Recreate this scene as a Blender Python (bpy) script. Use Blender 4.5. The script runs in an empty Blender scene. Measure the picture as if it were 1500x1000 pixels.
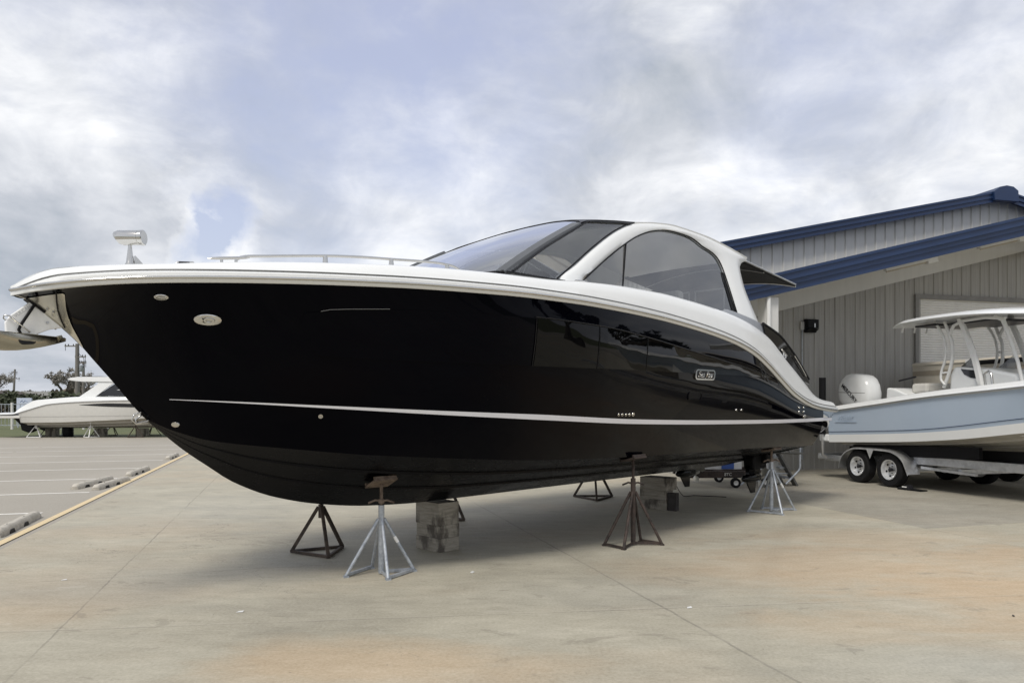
import bpy, bmesh, math, random
from mathutils import Vector, Matrix
random.seed(7)
S = bpy.context.scene
C = S.collection
R = math.radians

# ------------------------------------------------------------------ helpers
def pc(T, x):
    """smooth (monotone cubic) table lookup"""
    n = len(T)
    if x <= T[0][0]: return T[0][1]
    if x >= T[-1][0]: return T[-1][1]
    d = [(T[i+1][1]-T[i][1])/(T[i+1][0]-T[i][0]) for i in range(n-1)]
    for i in range(n-1):
        if x <= T[i+1][0]:
            def m(k):
                if k == 0: return d[0]
                if k == n-1: return d[-1]
                if d[k-1]*d[k] <= 0: return 0
                return 2*d[k-1]*d[k]/(d[k-1]+d[k])
            h = T[i+1][0]-T[i][0]; t = (x-T[i][0])/h
            return ((1+2*t)*(1-t)**2*T[i][1] + t*(1-t)**2*h*m(i)
                    + t*t*(3-2*t)*T[i+1][1] + t*t*(t-1)*h*m(i+1))
def lin(T, x):
    if x <= T[0][0]: return T[0][1]
    for (a, b), (c, d) in zip(T, T[1:]):
        if x <= c: return b+(d-b)*(x-a)/(c-a)
    return T[-1][1]

class MB:
    def __init__(s): s.v = []; s.f = []
    def add(s, vs, fs):
        o = len(s.v); s.v += [tuple(p) for p in vs]; s.f += [tuple(i+o for i in f) for f in fs]; return s
    def grid(s, rows, cu=False, cv=False, cap=False):
        n = len(rows); m = len(rows[0]); fs = []
        for i in range(n if cu else n-1):
            for j in range(m if cv else m-1):
                a, b = i*m+j, i*m+(j+1) % m
                c, d = ((i+1) % n)*m+(j+1) % m, ((i+1) % n)*m+j
                fs.append((a, b, c, d))
        if cap:
            fs.append(tuple(range(m))[::-1]); fs.append(tuple((n-1)*m+j for j in range(m)))
        return s.add([p for r in rows for p in r], fs)
    def box(s, c, size, rz=0, M=None):
        x, y, z = [k/2 for k in size]
        vs = [Vector((a*x, b*y, d*z)) for a in (-1, 1) for b in (-1, 1) for d in (-1, 1)]
        if M is None: M = Matrix.Rotation(rz, 3, 'Z')
        vs = [M @ p + Vector(c) for p in vs]
        return s.add(vs, [(0,1,3,2),(4,6,7,5),(0,4,5,1),(2,3,7,6),(0,2,6,4),(1,5,7,3)])
    def bar(s, a, b, w, h=None, up=(0,0,1)):
        a, b = Vector(a), Vector(b); h = h or w
        z = (b-a); L = z.length; z = z/L
        u = Vector(up)
        if abs(z.dot(u)) > .98: u = Vector((1,0,0))
        x = u.cross(z).normalized(); y = z.cross(x)
        M = Matrix((x, y, z)).transposed()
        return s.box((a+b)/2, (w, h, L), M=M)
    def tube(s, path, r, n=10, closed=False, cap=True):
        P = [Vector(p) for p in path]; k = len(P); rows = []
        rr = r if isinstance(r, (list, tuple)) else [r]*k
        x = None
        for i, p in enumerate(P):
            if closed: t = P[(i+1) % k]-P[i-1]
            else: t = P[min(i+1, k-1)]-P[max(i-1, 0)]
            t.normalize()
            if x is None:
                u = Vector((0,0,1)) if abs(t.z) < .9 else Vector((1,0,0))
                x = u.cross(t).normalized()
            else: x = (x - t*x.dot(t)).normalized()
            y = t.cross(x)
            rows.append([p+(x*math.cos(q)+y*math.sin(q))*rr[i] for q in [2*math.pi*j/n for j in range(n)]])
        return s.grid(rows, cu=closed, cv=True, cap=cap and not closed)
    def cyl(s, a, b, r, r2=None, n=16): return s.tube([a, b], [r, r if r2 is None else r2], n)
    def lathe(s, prof, c=(0,0,0), ax='Z', n=24, cap=True):
        rows = []
        for r, h in prof:
            ring = []
            for j in range(n):
                q = 2*math.pi*j/n; u, w = r*math.cos(q), r*math.sin(q)
                p = {'Z': (u, w, h), 'X': (h, u, w), 'Y': (w, h, u)}[ax]
                ring.append((p[0]+c[0], p[1]+c[1], p[2]+c[2]))
            rows.append(ring)
        return s.grid(rows, cv=True, cap=cap)
    def prism(s, poly, d):
        """poly: 3D points of an outline, d: thickness vector"""
        n = len(poly); P = [Vector(p) for p in poly]; d = Vector(d)
        fs = [tuple(range(n))[::-1], tuple(range(n, 2*n))]
        fs += [(i, (i+1) % n, n+(i+1) % n, n+i) for i in range(n)]
        return s.add(P+[p+d for p in P], fs)
    def build(s, name, mat, parent=None, smooth=None, bev=0, split=False):
        if split:      # one object for each side of the boat
            for sg in (-1, 1):
                h = MB(); h.v = s.v; h.f = [f for f in s.f if sum(s.v[i][1] for i in f)*sg > 0]
                used = sorted({i for f in h.f for i in f}); ix = {k: n for n, k in enumerate(used)}
                h.v = [s.v[i] for i in used]; h.f = [tuple(ix[i] for i in f) for f in h.f]
                o = h.build(name, mat, parent, smooth, bev)
            return o
        me = bpy.data.meshes.new(name)
        bm = bmesh.new()
        V = [bm.verts.new(p) for p in s.v]
        for f in s.f:
            try: bm.faces.new([V[i] for i in f])
            except ValueError: pass
        bmesh.ops.remove_doubles(bm, verts=bm.verts, dist=1e-5)
        bmesh.ops.dissolve_degenerate(bm, edges=bm.edges, dist=1e-5)
        bmesh.ops.recalc_face_normals(bm, faces=bm.faces)
        bm.to_mesh(me); bm.free()
        me.materials.append(mat)
        if smooth is not None:
            me.polygons.foreach_set('use_smooth', [True]*len(me.polygons))
            me.set_sharp_from_angle(angle=R(smooth))
        o = bpy.data.objects.new(name, me); C.objects.link(o)
        if parent: o.parent = parent
        if bev:
            b = o.modifiers.new('b', 'BEVEL'); b.width = bev; b.segments = 2; b.limit_method = 'ANGLE'; b.angle_limit = R(35)
            b.harden_normals = False
        return o
def tag(o, label=None, cat=None, group=None, kind=None):
    if label: o['label'] = label
    if cat: o['category'] = cat
    if group: o['group'] = group
    if kind: o['kind'] = kind
    return o
def empty(name, loc, rz=0, **k):
    o = bpy.data.objects.new(name, None); C.objects.link(o)
    o.location = loc; o.rotation_euler = (0, 0, rz); o.empty_display_size = .2
    return tag(o, **k)
def kids(o): return [c for c in bpy.data.objects if c.parent == o]
def copy_tree(o, parent=None):
    c = o.copy(); C.objects.link(c); c.parent = parent
    for ch in kids(o): copy_tree(ch, c)
    return c
def text(name, body, mat, parent, org, xd, yd, size, depth=.002, shear=0, bold=0):
    cu = bpy.data.curves.new(name, 'FONT'); cu.body = body; cu.size = 1; cu.shear = shear
    cu.align_x = 'CENTER'; cu.align_y = 'CENTER'; cu.offset = bold
    t = bpy.data.objects.new(name, cu); C.objects.link(t)
    bpy.context.view_layer.update()
    me = bpy.data.meshes.new_from_object(t.evaluated_get(bpy.context.evaluated_depsgraph_get()))
    bpy.data.objects.remove(t)
    xd, yd = Vector(xd).normalized(), Vector(yd).normalized(); nd = xd.cross(yd)
    bm = bmesh.new(); bm.from_mesh(me)
    r = bmesh.ops.extrude_face_region(bm, geom=bm.faces[:])
    for e in r['geom']:
        if isinstance(e, bmesh.types.BMVert): e.co.z += depth/size
    for v in bm.verts:
        v.co = Vector(org)+xd*(v.co.x*size)+yd*(v.co.y*size)+nd*(v.co.z*size)
    bm.to_mesh(me); bm.free(); me.materials.clear(); me.materials.append(mat)
    o = bpy.data.objects.new(name, me); C.objects.link(o); o.parent = parent
    return o

# ------------------------------------------------------------------ materials
def nt(name):
    m = bpy.data.materials.new(name); m.use_nodes = True
    return m, m.node_tree, m.node_tree.nodes['Principled BSDF']
def node(t, ty, **k):
    n = t.nodes.new(ty)
    for a, b in k.items():
        if a == 'inp':
            for i, v in b.items(): n.inputs[i].default_value = v
        else: setattr(n, a, b)
    return n
def ramp(t, src, stops, interp='LINEAR'):
    r = t.nodes.new('ShaderNodeValToRGB'); e = r.color_ramp.elements; r.color_ramp.interpolation = interp
    e[0].position, e[0].color = stops[0][0], (*stops[0][1], 1) if len(stops[0][1]) == 3 else stops[0][1]
    e[1].position, e[1].color = stops[-1][0], (*stops[-1][1], 1)
    for p, c in stops[1:-1]:
        x = e.new(p); x.color = (*c, 1)
    t.links.new(src, r.inputs[0]); return r.outputs[0]
def mix(t, f, a, b, bl='MIX'):
    m = t.nodes.new('ShaderNodeMix'); m.data_type = 'RGBA'; m.blend_type = bl
    for s, v in ((m.inputs[0], f), (m.inputs[6], a), (m.inputs[7], b)):
        if hasattr(v, 'links') or isinstance(v, bpy.types.NodeSocket): t.links.new(v, s)
        else: s.default_value = v if isinstance(v, float) else (*v, 1)
    return m.outputs[2]
def mth(t, op, a, b=0., c=None):
    m = t.nodes.new('ShaderNodeMath'); m.operation = op
    for i, v in enumerate((a, b) if c is None else (a, b, c)):
        if isinstance(v, bpy.types.NodeSocket): t.links.new(v, m.inputs[i])
        else: m.inputs[i].default_value = v
    return m.outputs[0]
def coords(t, kind='Object'):
    return t.nodes.new('ShaderNodeTexCoord').outputs[kind]
def noise(t, vec, scale, detail=6, rough=.6, dist=0, out=0):
    n = node(t, 'ShaderNodeTexNoise', inp={'Scale': scale, 'Detail': detail, 'Roughness': rough, 'Distortion': dist})
    t.links.new(vec, n.inputs['Vector']); return n.outputs[out]
def mapping(t, vec, scale=(1,1,1), rot=(0,0,0), loc=(0,0,0)):
    m = node(t, 'ShaderNodeMapping'); m.inputs['Scale'].default_value = scale
    m.inputs['Rotation'].default_value = rot; m.inputs['Location'].default_value = loc
    t.links.new(vec, m.inputs[0]); return m.outputs[0]
def bump(t, p, h, strength, dist=.01):
    b = node(t, 'ShaderNodeBump', inp={'Strength': strength, 'Distance': dist})
    t.links.new(h, b.inputs['Height']); t.links.new(b.outputs[0], p.inputs['Normal'])
def simple(name, col, rough=.5, metal=0, spec=.5, var=.12, vscale=6, bmp=0, bscale=40, coat=0, stretch=(1,1,1)):
    m, t, p = nt(name)
    c = coords(t); v = mapping(t, c, stretch)
    f = noise(t, v, vscale, 5, .65)
    dark = tuple(k*(1-var) for k in col); lite = tuple(min(1, k*(1+var)) for k in col)
    t.links.new(ramp(t, f, [(.3, dark), (.7, lite)]), p.inputs['Base Color'])
    p.inputs['Roughness'].default_value = rough; p.inputs['Metallic'].default_value = metal
    p.inputs['Specular IOR Level'].default_value = spec
    if coat: p.inputs['Coat Weight'].default_value = coat; p.inputs['Coat Roughness'].default_value = .04
    if bmp: bump(t, p, noise(t, c, bscale, 4), bmp)
    return m

M = {}
# black gloss gelcoat with a very slight waviness
def gloss_black(name, col, ior, sub, mul, wav, wscale, stretch):
    m = bpy.data.materials.new(name); m.use_nodes = True; t = m.node_tree; t.nodes.clear()
    o = t.nodes.new('ShaderNodeOutputMaterial'); df = node(t, 'ShaderNodeBsdfDiffuse'); gl = node(t, 'ShaderNodeBsdfGlossy', inp={'Roughness': .02})
    c = coords(t); n = noise(t, mapping(t, c, stretch), wscale, 1.5, .4)
    t.links.new(ramp(t, n, [(.3, tuple(k*.8 for k in col)), (.7, col)]), df.inputs[0])
    b = node(t, 'ShaderNodeBump', inp={'Strength': wav, 'Distance': .05}); t.links.new(n, b.inputs['Height'])
    fr = node(t, 'ShaderNodeFresnel', inp={'IOR': ior})
    for q in (fr, gl): t.links.new(b.outputs[0], q.inputs['Normal'])
    f = mth(t, 'MULTIPLY', mth(t, 'MAXIMUM', mth(t, 'SUBTRACT', fr.outputs[0], sub), .004), mul)
    mx = t.nodes.new('ShaderNodeMixShader'); t.links.new(f, mx.inputs[0]); t.links.new(df.outputs[0], mx.inputs[1]); t.links.new(gl.outputs[0], mx.inputs[2]); t.links.new(mx.outputs[0], o.inputs[0]); return m
M['gel'] = gloss_black('black_gelcoat', (.0014, .0015, .0034), 1.5, .038, 1.35, .30, 1.1, (.6, 1, 1))
M['hullglass'] = gloss_black('tinted_hull_glass', (.0015, .0016, .0022), 1.55, .040, 2.0, .30, 1.7, (.8, 1, 1))
# bottom paint
m, t, p = nt('bottom_paint')
c = coords(t)
f = noise(t, mapping(t, c, (.7, 1, 3)), 5, 8, .7); g = noise(t, c, 90, 3, .7)
col = ramp(t, f, [(.3, (.0012, .0012, .002)), (.7, (.0045, .0045, .006))])
col = mix(t, ramp(t, g, [(.68, (0,0,0)), (.78, (.5,)*3)]), col, (.03, .03, .034))
t.links.new(col, p.inputs['Base Color'])
t.links.new(ramp(t, f, [(.3, (.16,)*3), (.7, (.34,)*3)]), p.inputs['Roughness'])
p.inputs['Specular IOR Level'].default_value = .12
bump(t, p, g, .12, .004); M['bottom'] = m
M['white_gel'] = simple('white_gelcoat', (.78, .79, .78), .16, var=.02, vscale=2, spec=.5)
M['white_plastic'] = simple('white_plastic', (.72, .72, .7), .35, var=.03)
M['stripe'] = simple('white_stripe_paint', (.82, .82, .86), .25, var=.02)
M['steel'] = simple('polished_steel', (.62, .61, .58), .12, 1, var=.05)
M['steel_dull'] = simple('brushed_steel', (.5, .5, .49), .3, 1, var=.1, vscale=30)
M['bow_steel'] = simple('mirror_steel_plate', (.74, .71, .62), .22, .75, var=.05, vscale=4)
M['black'] = simple('black_rubber', (.005, .005, .006), .55, var=.2, spec=.2)
M['black_gloss'] = simple('black_gloss_acrylic', (.004, .004, .005), .08, var=.1, spec=.3)
M['fabric'] = simple('black_canvas', (.008, .008, .009), .9, var=.2, bmp=.2, bscale=200)
M['upholstery'] = simple('cream_upholstery', (.62, .6, .55), .55, var=.04, bmp=.1, bscale=60)
M['tan_uph'] = simple('tan_upholstery', (.42, .37, .29), .55, var=.06)
M['cockpit'] = simple('cockpit_liner', (.5, .5, .49), .4, var=.04)
M['dash'] = simple('dark_dash', (.02, .02, .023), .4, var=.1, spec=.35)
M['galv'] = None; M['groove'] = simple('grey_sealant', (.16, .16, .155), .5)
def metal_worn(name, base, worn, rough=.5, metal=.6, scale=25, th=(.45, .62), bm=.3):
    m, t, p = nt(name); c = coords(t)
    f = noise(t, c, scale, 8, .72); g = noise(t, c, scale*.25, 3, .5)
    h = mth(t, 'MULTIPLY_ADD', g, .5, mth(t, 'MULTIPLY', f, .6))
    t.links.new(ramp(t, h, [(th[0], base), (th[1], worn)]), p.inputs['Base Color'])
    p.inputs['Roughness'].default_value = rough; p.inputs['Metallic'].default_value = metal
    bump(t, p, f, bm, .004); return m
M['galv'] = metal_worn('galvanised_steel', (.30, .33, .37), (.47, .50, .53), .5, .5, 30)
M['rust'] = metal_worn('rusty_brown_steel', (.022, .017, .015), (.062, .044, .036), .72, .1, 22)
M['rust_dark'] = metal_worn('dark_weathered_steel', (.032, .024, .019), (.085, .062, .046), .7, .15, 22)
M['rust_pad'] = metal_worn('rusty_pad_steel', (.085, .06, .045), (.19, .145, .11), .75, .1, 26)
M['alu'] = metal_worn('trailer_aluminium', (.50, .51, .52), (.66, .67, .68), .32, .8, 9, bm=.1)
M['tyre'] = simple('tyre_rubber', (.009, .009, .010), .8, spec=.25, var=.2, bmp=.3, bscale=60)
M['rim'] = simple('painted_wheel_rim', (.62, .63, .64), .3, .5, var=.06)
# timber
m, t, p = nt('weathered_timber'); c = coords(t); oi = t.nodes.new('ShaderNodeObjectInfo'); va = node(t, 'ShaderNodeVectorMath', operation='MULTIPLY_ADD'); t.links.new(oi.outputs['Location'], va.inputs[0]); va.inputs[1].default_value = (3.7, 5.1, 9.3); t.links.new(c, va.inputs[2]); c = va.outputs[0]
f = noise(t, mapping(t, c, (3, 3, 26)), 1.6, 8, .65, .2); g = noise(t, mapping(t, c, (1, 1, .5)), 3.5, 5, .6)
col = ramp(t, f, [(.3, (.20, .18, .14)), (.5, (.30, .275, .225)), (.75, (.40, .37, .31))])
col = mix(t, ramp(t, g, [(.50, (0,0,0)), (.60, (.85,)*3)]), col, (.06, .05, .04))
t.links.new(col, p.inputs['Base Color']); p.inputs['Roughness'].default_value = .85
bump(t, p, f, .25, .006); M['timber'] = m
M['timber_dark'] = simple('dark_timber', (.05, .045, .042), .85, var=.4, bmp=.4, bscale=20)
# thin glass
def glass(name, tint, refl=1., rough=.0, gain=2.1):
    m = bpy.data.materials.new(name); m.use_nodes = True; t = m.node_tree; t.nodes.clear()
    o = t.nodes.new('ShaderNodeOutputMaterial'); tr = node(t, 'ShaderNodeBsdfTransparent'); gl = node(t, 'ShaderNodeBsdfGlossy')
    c = coords(t); f = noise(t, c, 2.5, 3)
    a = tuple(k*.94 for k in tint)
    t.links.new(ramp(t, f, [(.3, a), (.7, tint)]), tr.inputs[0])
    gl.inputs['Roughness'].default_value = rough; gl.inputs[0].default_value = (refl, refl, refl, 1)
    fr = node(t, 'ShaderNodeFresnel', inp={'IOR': 1.5}); mx = t.nodes.new('ShaderNodeMixShader')
    t.links.new(mth(t, 'MINIMUM', mth(t, 'MULTIPLY_ADD', fr.outputs[0], gain, .02), .9), mx.inputs[0])
    t.links.new(tr.outputs[0], mx.inputs[1]); t.links.new(gl.outputs[0], mx.inputs[2]); t.links.new(mx.outputs[0], o.inputs[0])
    return m
M['glass'] = glass('yacht_glass', (.62, .66, .69))
M['glass_side'] = glass('side_glass', (.70, .72, .735), gain=1.9)
M['glass_dark'] = glass('dark_header_glass', (.12, .13, .14))
M['glass_clear'] = glass('clear_glass', (.88, .895, .90), refl=.4, gain=.8)
M['glass_black'] = simple('smoked_glass', (.02, .022, .026), .05, var=.1)
# painted metal cladding
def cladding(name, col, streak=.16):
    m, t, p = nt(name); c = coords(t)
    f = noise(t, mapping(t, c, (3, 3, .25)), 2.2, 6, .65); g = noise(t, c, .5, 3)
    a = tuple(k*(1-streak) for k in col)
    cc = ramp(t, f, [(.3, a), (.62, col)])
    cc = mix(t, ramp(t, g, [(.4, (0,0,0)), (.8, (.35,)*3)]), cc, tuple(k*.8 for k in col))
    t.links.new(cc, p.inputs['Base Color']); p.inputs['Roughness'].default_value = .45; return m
M['clad'] = cladding('beige_ribbed_cladding', (.56, .555, .53), .1)
M['door_clad'] = cladding('roller_door_slats', (.80, .79, .76), .06)
M['clad_shaded'] = cladding('porch_shaded_cladding', (.37, .36, .335), .22)  # same wall cladding, base colour darkened to paint in the porch shade
M['trim_white'] = cladding('white_trim_paint', (.62, .615, .59), .07)
M['blue_trim'] = simple('blue_metal_trim', (.011, .029, .084), .4, var=.12, vscale=1.2)
M['blue_roof'] = simple('blue_metal_roof', (.012, .03, .085), .4, var=.1, vscale=1)
M['blue_hull'] = simple('light_blue_gelcoat', (.41, .49, .59), .2, var=.02, vscale=1.5)
M['blue_text'] = simple('pale_blue_decal', (.42, .5, .6), .4, var=.02)
M['hull_grey'] = simple('off_white_bottom', (.46, .44, .39), .35, var=.1, vscale=3)
M['white_hull'] = simple('white_boat_hull', (.66, .65, .61), .25, var=.03)
M['cream'] = simple('cream_hull', (.56, .52, .44), .35, var=.05)
M['tan'] = simple('tan_band', (.33, .29, .23), .45, var=.06)
M['conc_block'] = simple('precast_concrete', (.46, .43, .37), .9, var=.2, vscale=9, bmp=.6, bscale=70)
M['paint_white'] = None
def road_paint(name, col, wear):
    m, t, p = nt(name); c = coords(t)
    f = noise(t, c, 7, 8, .75)
    t.links.new(ramp(t, f, [(wear, (.36, .34, .29)), (wear+.13, col)]), p.inputs['Base Color'])
    p.inputs['Roughness'].default_value = .8; return m
M['paint_white'] = road_paint('worn_white_road_paint', (.78, .76, .70), .30)
M['paint_yellow'] = road_paint('worn_yellow_road_paint', (.66, .53, .32), .3)
M['asphalt'] = None
m, t, p = nt('pale_old_asphalt'); c = coords(t)
f = noise(t, mapping(t, c, (1, .5, 1), (0, 0, .3)), .28, 8, .6); g = noise(t, c, 60, 4, .8)
col = ramp(t, f, [(.3, (.34, .31, .255)), (.7, (.43, .395, .33))])
col = mix(t, .35, col, ramp(t, g, [(.35, (.13, .12, .105)), (.65, (.42, .395, .35))]))
t.links.new(col, p.inputs['Base Color']); p.inputs['Roughness'].default_value = .9; bump(t, p, g, .3, .004); M['asphalt'] = m
m, t, p = nt('grass_ground'); c = coords(t)
f = noise(t, c, .25, 8, .7); g = noise(t, c, 8, 4, .8)
col = ramp(t, f, [(.3, (.075, .095, .03)), (.55, (.11, .12, .045)), (.75, (.14, .125, .06))])
col = mix(t, .4, col, ramp(t, g, [(.3, (.04, .055, .02)), (.7, (.15, .16, .07))]))
t.links.new(col, p.inputs['Base Color']); p.inputs['Roughness'].default_value = .95; M['grass'] = m

# concrete pad: mottled, stained, jointed (world coordinates of the slab)
m, t, p = nt('stained_concrete'); c = coords(t)
sx = t.nodes.new('ShaderNodeSeparateXYZ'); t.links.new(c, sx.inputs[0]); X, Y = sx.outputs[0], sx.outputs[1]
def lincomb(a, b): return mth(t, 'ADD', mth(t, 'MULTIPLY', X, a), mth(t, 'MULTIPLY', Y, b))
c1 = lincomb(.959, .283); c2 = lincomb(-.283, .959)
brush = noise(t, mapping(t, c, (1, 1.9, 1), (0, 0, -.12)), .55, 10, .66, .4)
blot = noise(t, mapping(t, c, (1, 1.6, 1), (0, 0, .1)), .24, 5, .55)
fine = noise(t, c, 38, 6, .8); med = noise(t, mapping(t, c, (1, 2.5, 1)), 3.2, 8, .7, .3)
col = ramp(t, brush, [(.3, (.325, .298, .218)), (.5, (.425, .392, .295)), (.68, (.53, .495, .385))])
warm = mix(t, .6, col, (.52, .37, .22))
col = mix(t, ramp(t, blot, [(.50, (0,0,0)), (.63, (.55,)*3)]), col, warm)
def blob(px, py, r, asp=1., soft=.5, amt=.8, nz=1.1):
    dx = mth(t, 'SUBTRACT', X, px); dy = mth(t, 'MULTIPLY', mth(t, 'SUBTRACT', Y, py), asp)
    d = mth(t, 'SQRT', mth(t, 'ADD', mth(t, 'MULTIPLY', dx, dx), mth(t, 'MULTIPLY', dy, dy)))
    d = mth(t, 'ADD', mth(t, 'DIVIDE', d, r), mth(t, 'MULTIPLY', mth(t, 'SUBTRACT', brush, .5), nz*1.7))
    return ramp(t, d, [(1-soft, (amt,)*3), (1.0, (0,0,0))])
for (bx, by, br, asp, amt) in ((5.3, 6.3, 3.0, 1.2, .9), (3.6, 7.8, 2.6, 1.8, .7), (-.9, 4.75, 1.4, 2.2, .75), (4.6, 9.3, 2.2, 2.5, .5), (-4.2, 5.9, 1.2, 2., .35), (2.6, 5.6, 1.0, 2.0, .4)):
    col = mix(t, blob(bx, by, br, asp, .7, amt), col, mix(t, .72, col, (.66, .44, .23)))
for (bx, by, br, asp, amt) in ((3.1, 4.75, 1.4, 2.4, .75), (-3.2, 7.2, 2.0, 1.6, .4), (-4.6, 12., 2.2, .8, .45), (.6, 6.6, 1.6, 2., .35)):
    col = mix(t, blob(bx, by, br, asp, .8, amt), col, mix(t, .6, col, (.40, .41, .375)))
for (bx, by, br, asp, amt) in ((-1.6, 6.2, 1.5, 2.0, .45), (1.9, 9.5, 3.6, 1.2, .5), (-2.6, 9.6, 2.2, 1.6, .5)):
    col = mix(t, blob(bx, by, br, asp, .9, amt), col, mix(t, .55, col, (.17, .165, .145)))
# greyer slab by the building
s1 = mth(t, 'GREATER_THAN', c1, 8.23); s2 = mth(t, 'GREATER_THAN', c2, 8.03); sl = mth(t, 'MULTIPLY', s1, s2)
col = mix(t, mth(t, 'MULTIPLY', sl, .72), col, mix(t, .5, mix(t, .6, col, (.19, .18, .155)), ramp(t, brush, [(.3, (.19, .18, .155)), (.7, (.28, .265, .23))])))
col = mix(t, .25, col, ramp(t, med, [(.3, (.15, .14, .115)), (.7, (.56, .52, .44))]))
col = mix(t, .2, col, ramp(t, fine, [(.35, (.06, .055, .045)), (.65, (.62, .58, .5))]))
drip = noise(t, mapping(t, c, (1.3, 2.4, 1), (0, 0, .5)), 1.1, 9, .7, .9)
col = mix(t, ramp(t, drip, [(.60, (0,0,0)), (.635, (.32,)*3)]), col, (.19, .17, .135))
col = mix(t, ramp(t, drip, [(.30, (.35,)*3), (.35, (0,0,0))]), col, (.58, .54, .46))
vo = node(t, 'ShaderNodeTexVoronoi', feature='DISTANCE_TO_EDGE', inp={'Scale': .16})
wv = node(t, 'ShaderNodeVectorMath', operation='MULTIPLY_ADD'); nz_ = noise(t, c, .9, 6, .75, 0, 1); t.links.new(nz_, wv.inputs[0]); wv.inputs[1].default_value = (1.6, 1.6, 0); t.links.new(c, wv.inputs[2]); t.links.new(wv.outputs[0], vo.inputs['Vector'])
crack = mth(t, 'MULTIPLY', mth(t, 'LESS_THAN', vo.outputs['Distance'], .0011), ramp(t, blot, [(.45, (0,0,0)), (.6, (.6,)*3)]))
col = mix(t, crack, col, (.13, .12, .1))
for a_, b_, v_ in ((.80, .60, 4.62), (.80, .60, 6.15), (.96, -.28, -.9), (.96, -.28, .62)):
    dd_ = mth(t, 'ABSOLUTE', mth(t, 'SUBTRACT', mth(t, 'ADD', lincomb(a_, b_), mth(t, 'MULTIPLY', mth(t, 'SINE', mth(t, 'MULTIPLY', Y, .35)), .5)), v_))
    tm = ramp(t, dd_, [(.05, (.08,)*3), (.15, (0,0,0))]); col = mix(t, mth(t, 'MULTIPLY', tm, ramp(t, med, [(.35, (.1,)*3), (.6, (1,)*3)])), col, (.12, .115, .1))
speck = noise(t, c, 14, 3, .6)
col = mix(t, ramp(t, speck, [(.735, (0,0,0)), (.76, (.7,)*3)]), col, (.10, .095, .08))
wob = mth(t, 'MULTIPLY', mth(t, 'SUBTRACT', noise(t, c, 2.2, 4, .7), .5), .05)
jm = None
for cc, v, w in ((c1, -1.69, .008), (c1, 2.95, .012), (c1, 8.23, .01), (c1, 12.9, .01), (c2, 8.03, .006), (c2, 12.6, .01), (c2, 17.2, .01), (c2, 21.8, .01), (c2, 26.4, .01), (lincomb(-.126, .992), 5.92, .007)):
    d = mth(t, 'ABSOLUTE', mth(t, 'SUBTRACT', mth(t, 'ADD', cc, wob), v)); l = mth(t, 'LESS_THAN', d, w)
    jm = l if jm is None else mth(t, 'MAXIMUM', jm, l)
brk = ramp(t, noise(t, c, .9, 5, .7), [(.36, (.05,)*3), (.62, (.55,)*3)])
col = mix(t, mth(t, 'MULTIPLY', jm, brk), col, (.14, .13, .112))
# pale worn saw-cut
d = mth(t, 'ABSOLUTE', mth(t, 'SUBTRACT', mth(t, 'ADD', lincomb(-.126, .992), wob), 5.945)); l = mth(t, 'LESS_THAN', d, .012)
col = mix(t, mth(t, 'MULTIPLY', l, mth(t, 'MULTIPLY', brk, .6)), col, (.5, .46, .38))
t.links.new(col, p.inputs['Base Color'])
t.links.new(ramp(t, brush, [(.3, (.62,)*3), (.7, (.85,)*3)]), p.inputs['Roughness'])
p.inputs['Specular IOR Level'].default_value = .35
bump(t, p, mth(t, 'SUBTRACT', mth(t, 'ADD', fine, mth(t, 'MULTIPLY', med, .6)), mth(t, 'MULTIPLY', jm, 1.5)), .25, .006); M['concrete'] = m

# ------------------------------------------------------------------ ground (structure)
def sheet(name, pts, z, mat, sub=0):
    mb = MB(); mb.add([(x, y, z) for x, y in pts], [tuple(range(len(pts)))])
    o = mb.build(name, mat); tag(o, kind='structure'); return o
sheet('ground', [(-1500, -600), (1500, -600), (1500, 2500), (-1500, 2500)], -.012, M['grass'])
def ln(c, d):   # point on slab grid: c along e1, d along e2
    return (.959*c-.283*d, .283*c+.959*d)
sheet('asphalt_lot', [(-70, -25), (60, -25), (60, 36.9), (-70, 36.9)], -.008, M['asphalt'])
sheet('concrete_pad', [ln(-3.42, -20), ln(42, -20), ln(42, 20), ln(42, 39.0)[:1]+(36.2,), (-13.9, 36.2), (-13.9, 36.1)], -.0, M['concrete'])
# yellow line and stall stripes
y_ = MB()
y_.add([(*ln(-3.47, -14), .004), (*ln(-3.36, -14), .004), (*ln(-3.36, 34.2), .004), (*ln(-3.47, 34.2), .004)], [(0,1,2,3)])
tag(y_.build('yellow_line', M['paint_yellow']), kind='structure')
w_ = MB()
for k in range(-3, 9):
    d = 13.1+2.76*(k-1)+.0
    for a, b in ((-3.75, -9.3), (-9.4, -14.9), (-21, -32)):
        if a < -20 and k < 2: continue
        w_.add([(*ln(a, d-.05), -.004), (*ln(b, d-.05), -.004), (*ln(b, d+.05), -.004), (*ln(a, d+.05), -.004)], [(0,1,2,3)])
tag(w_.build('stall_stripes', M['paint_white']), kind='structure')

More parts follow.
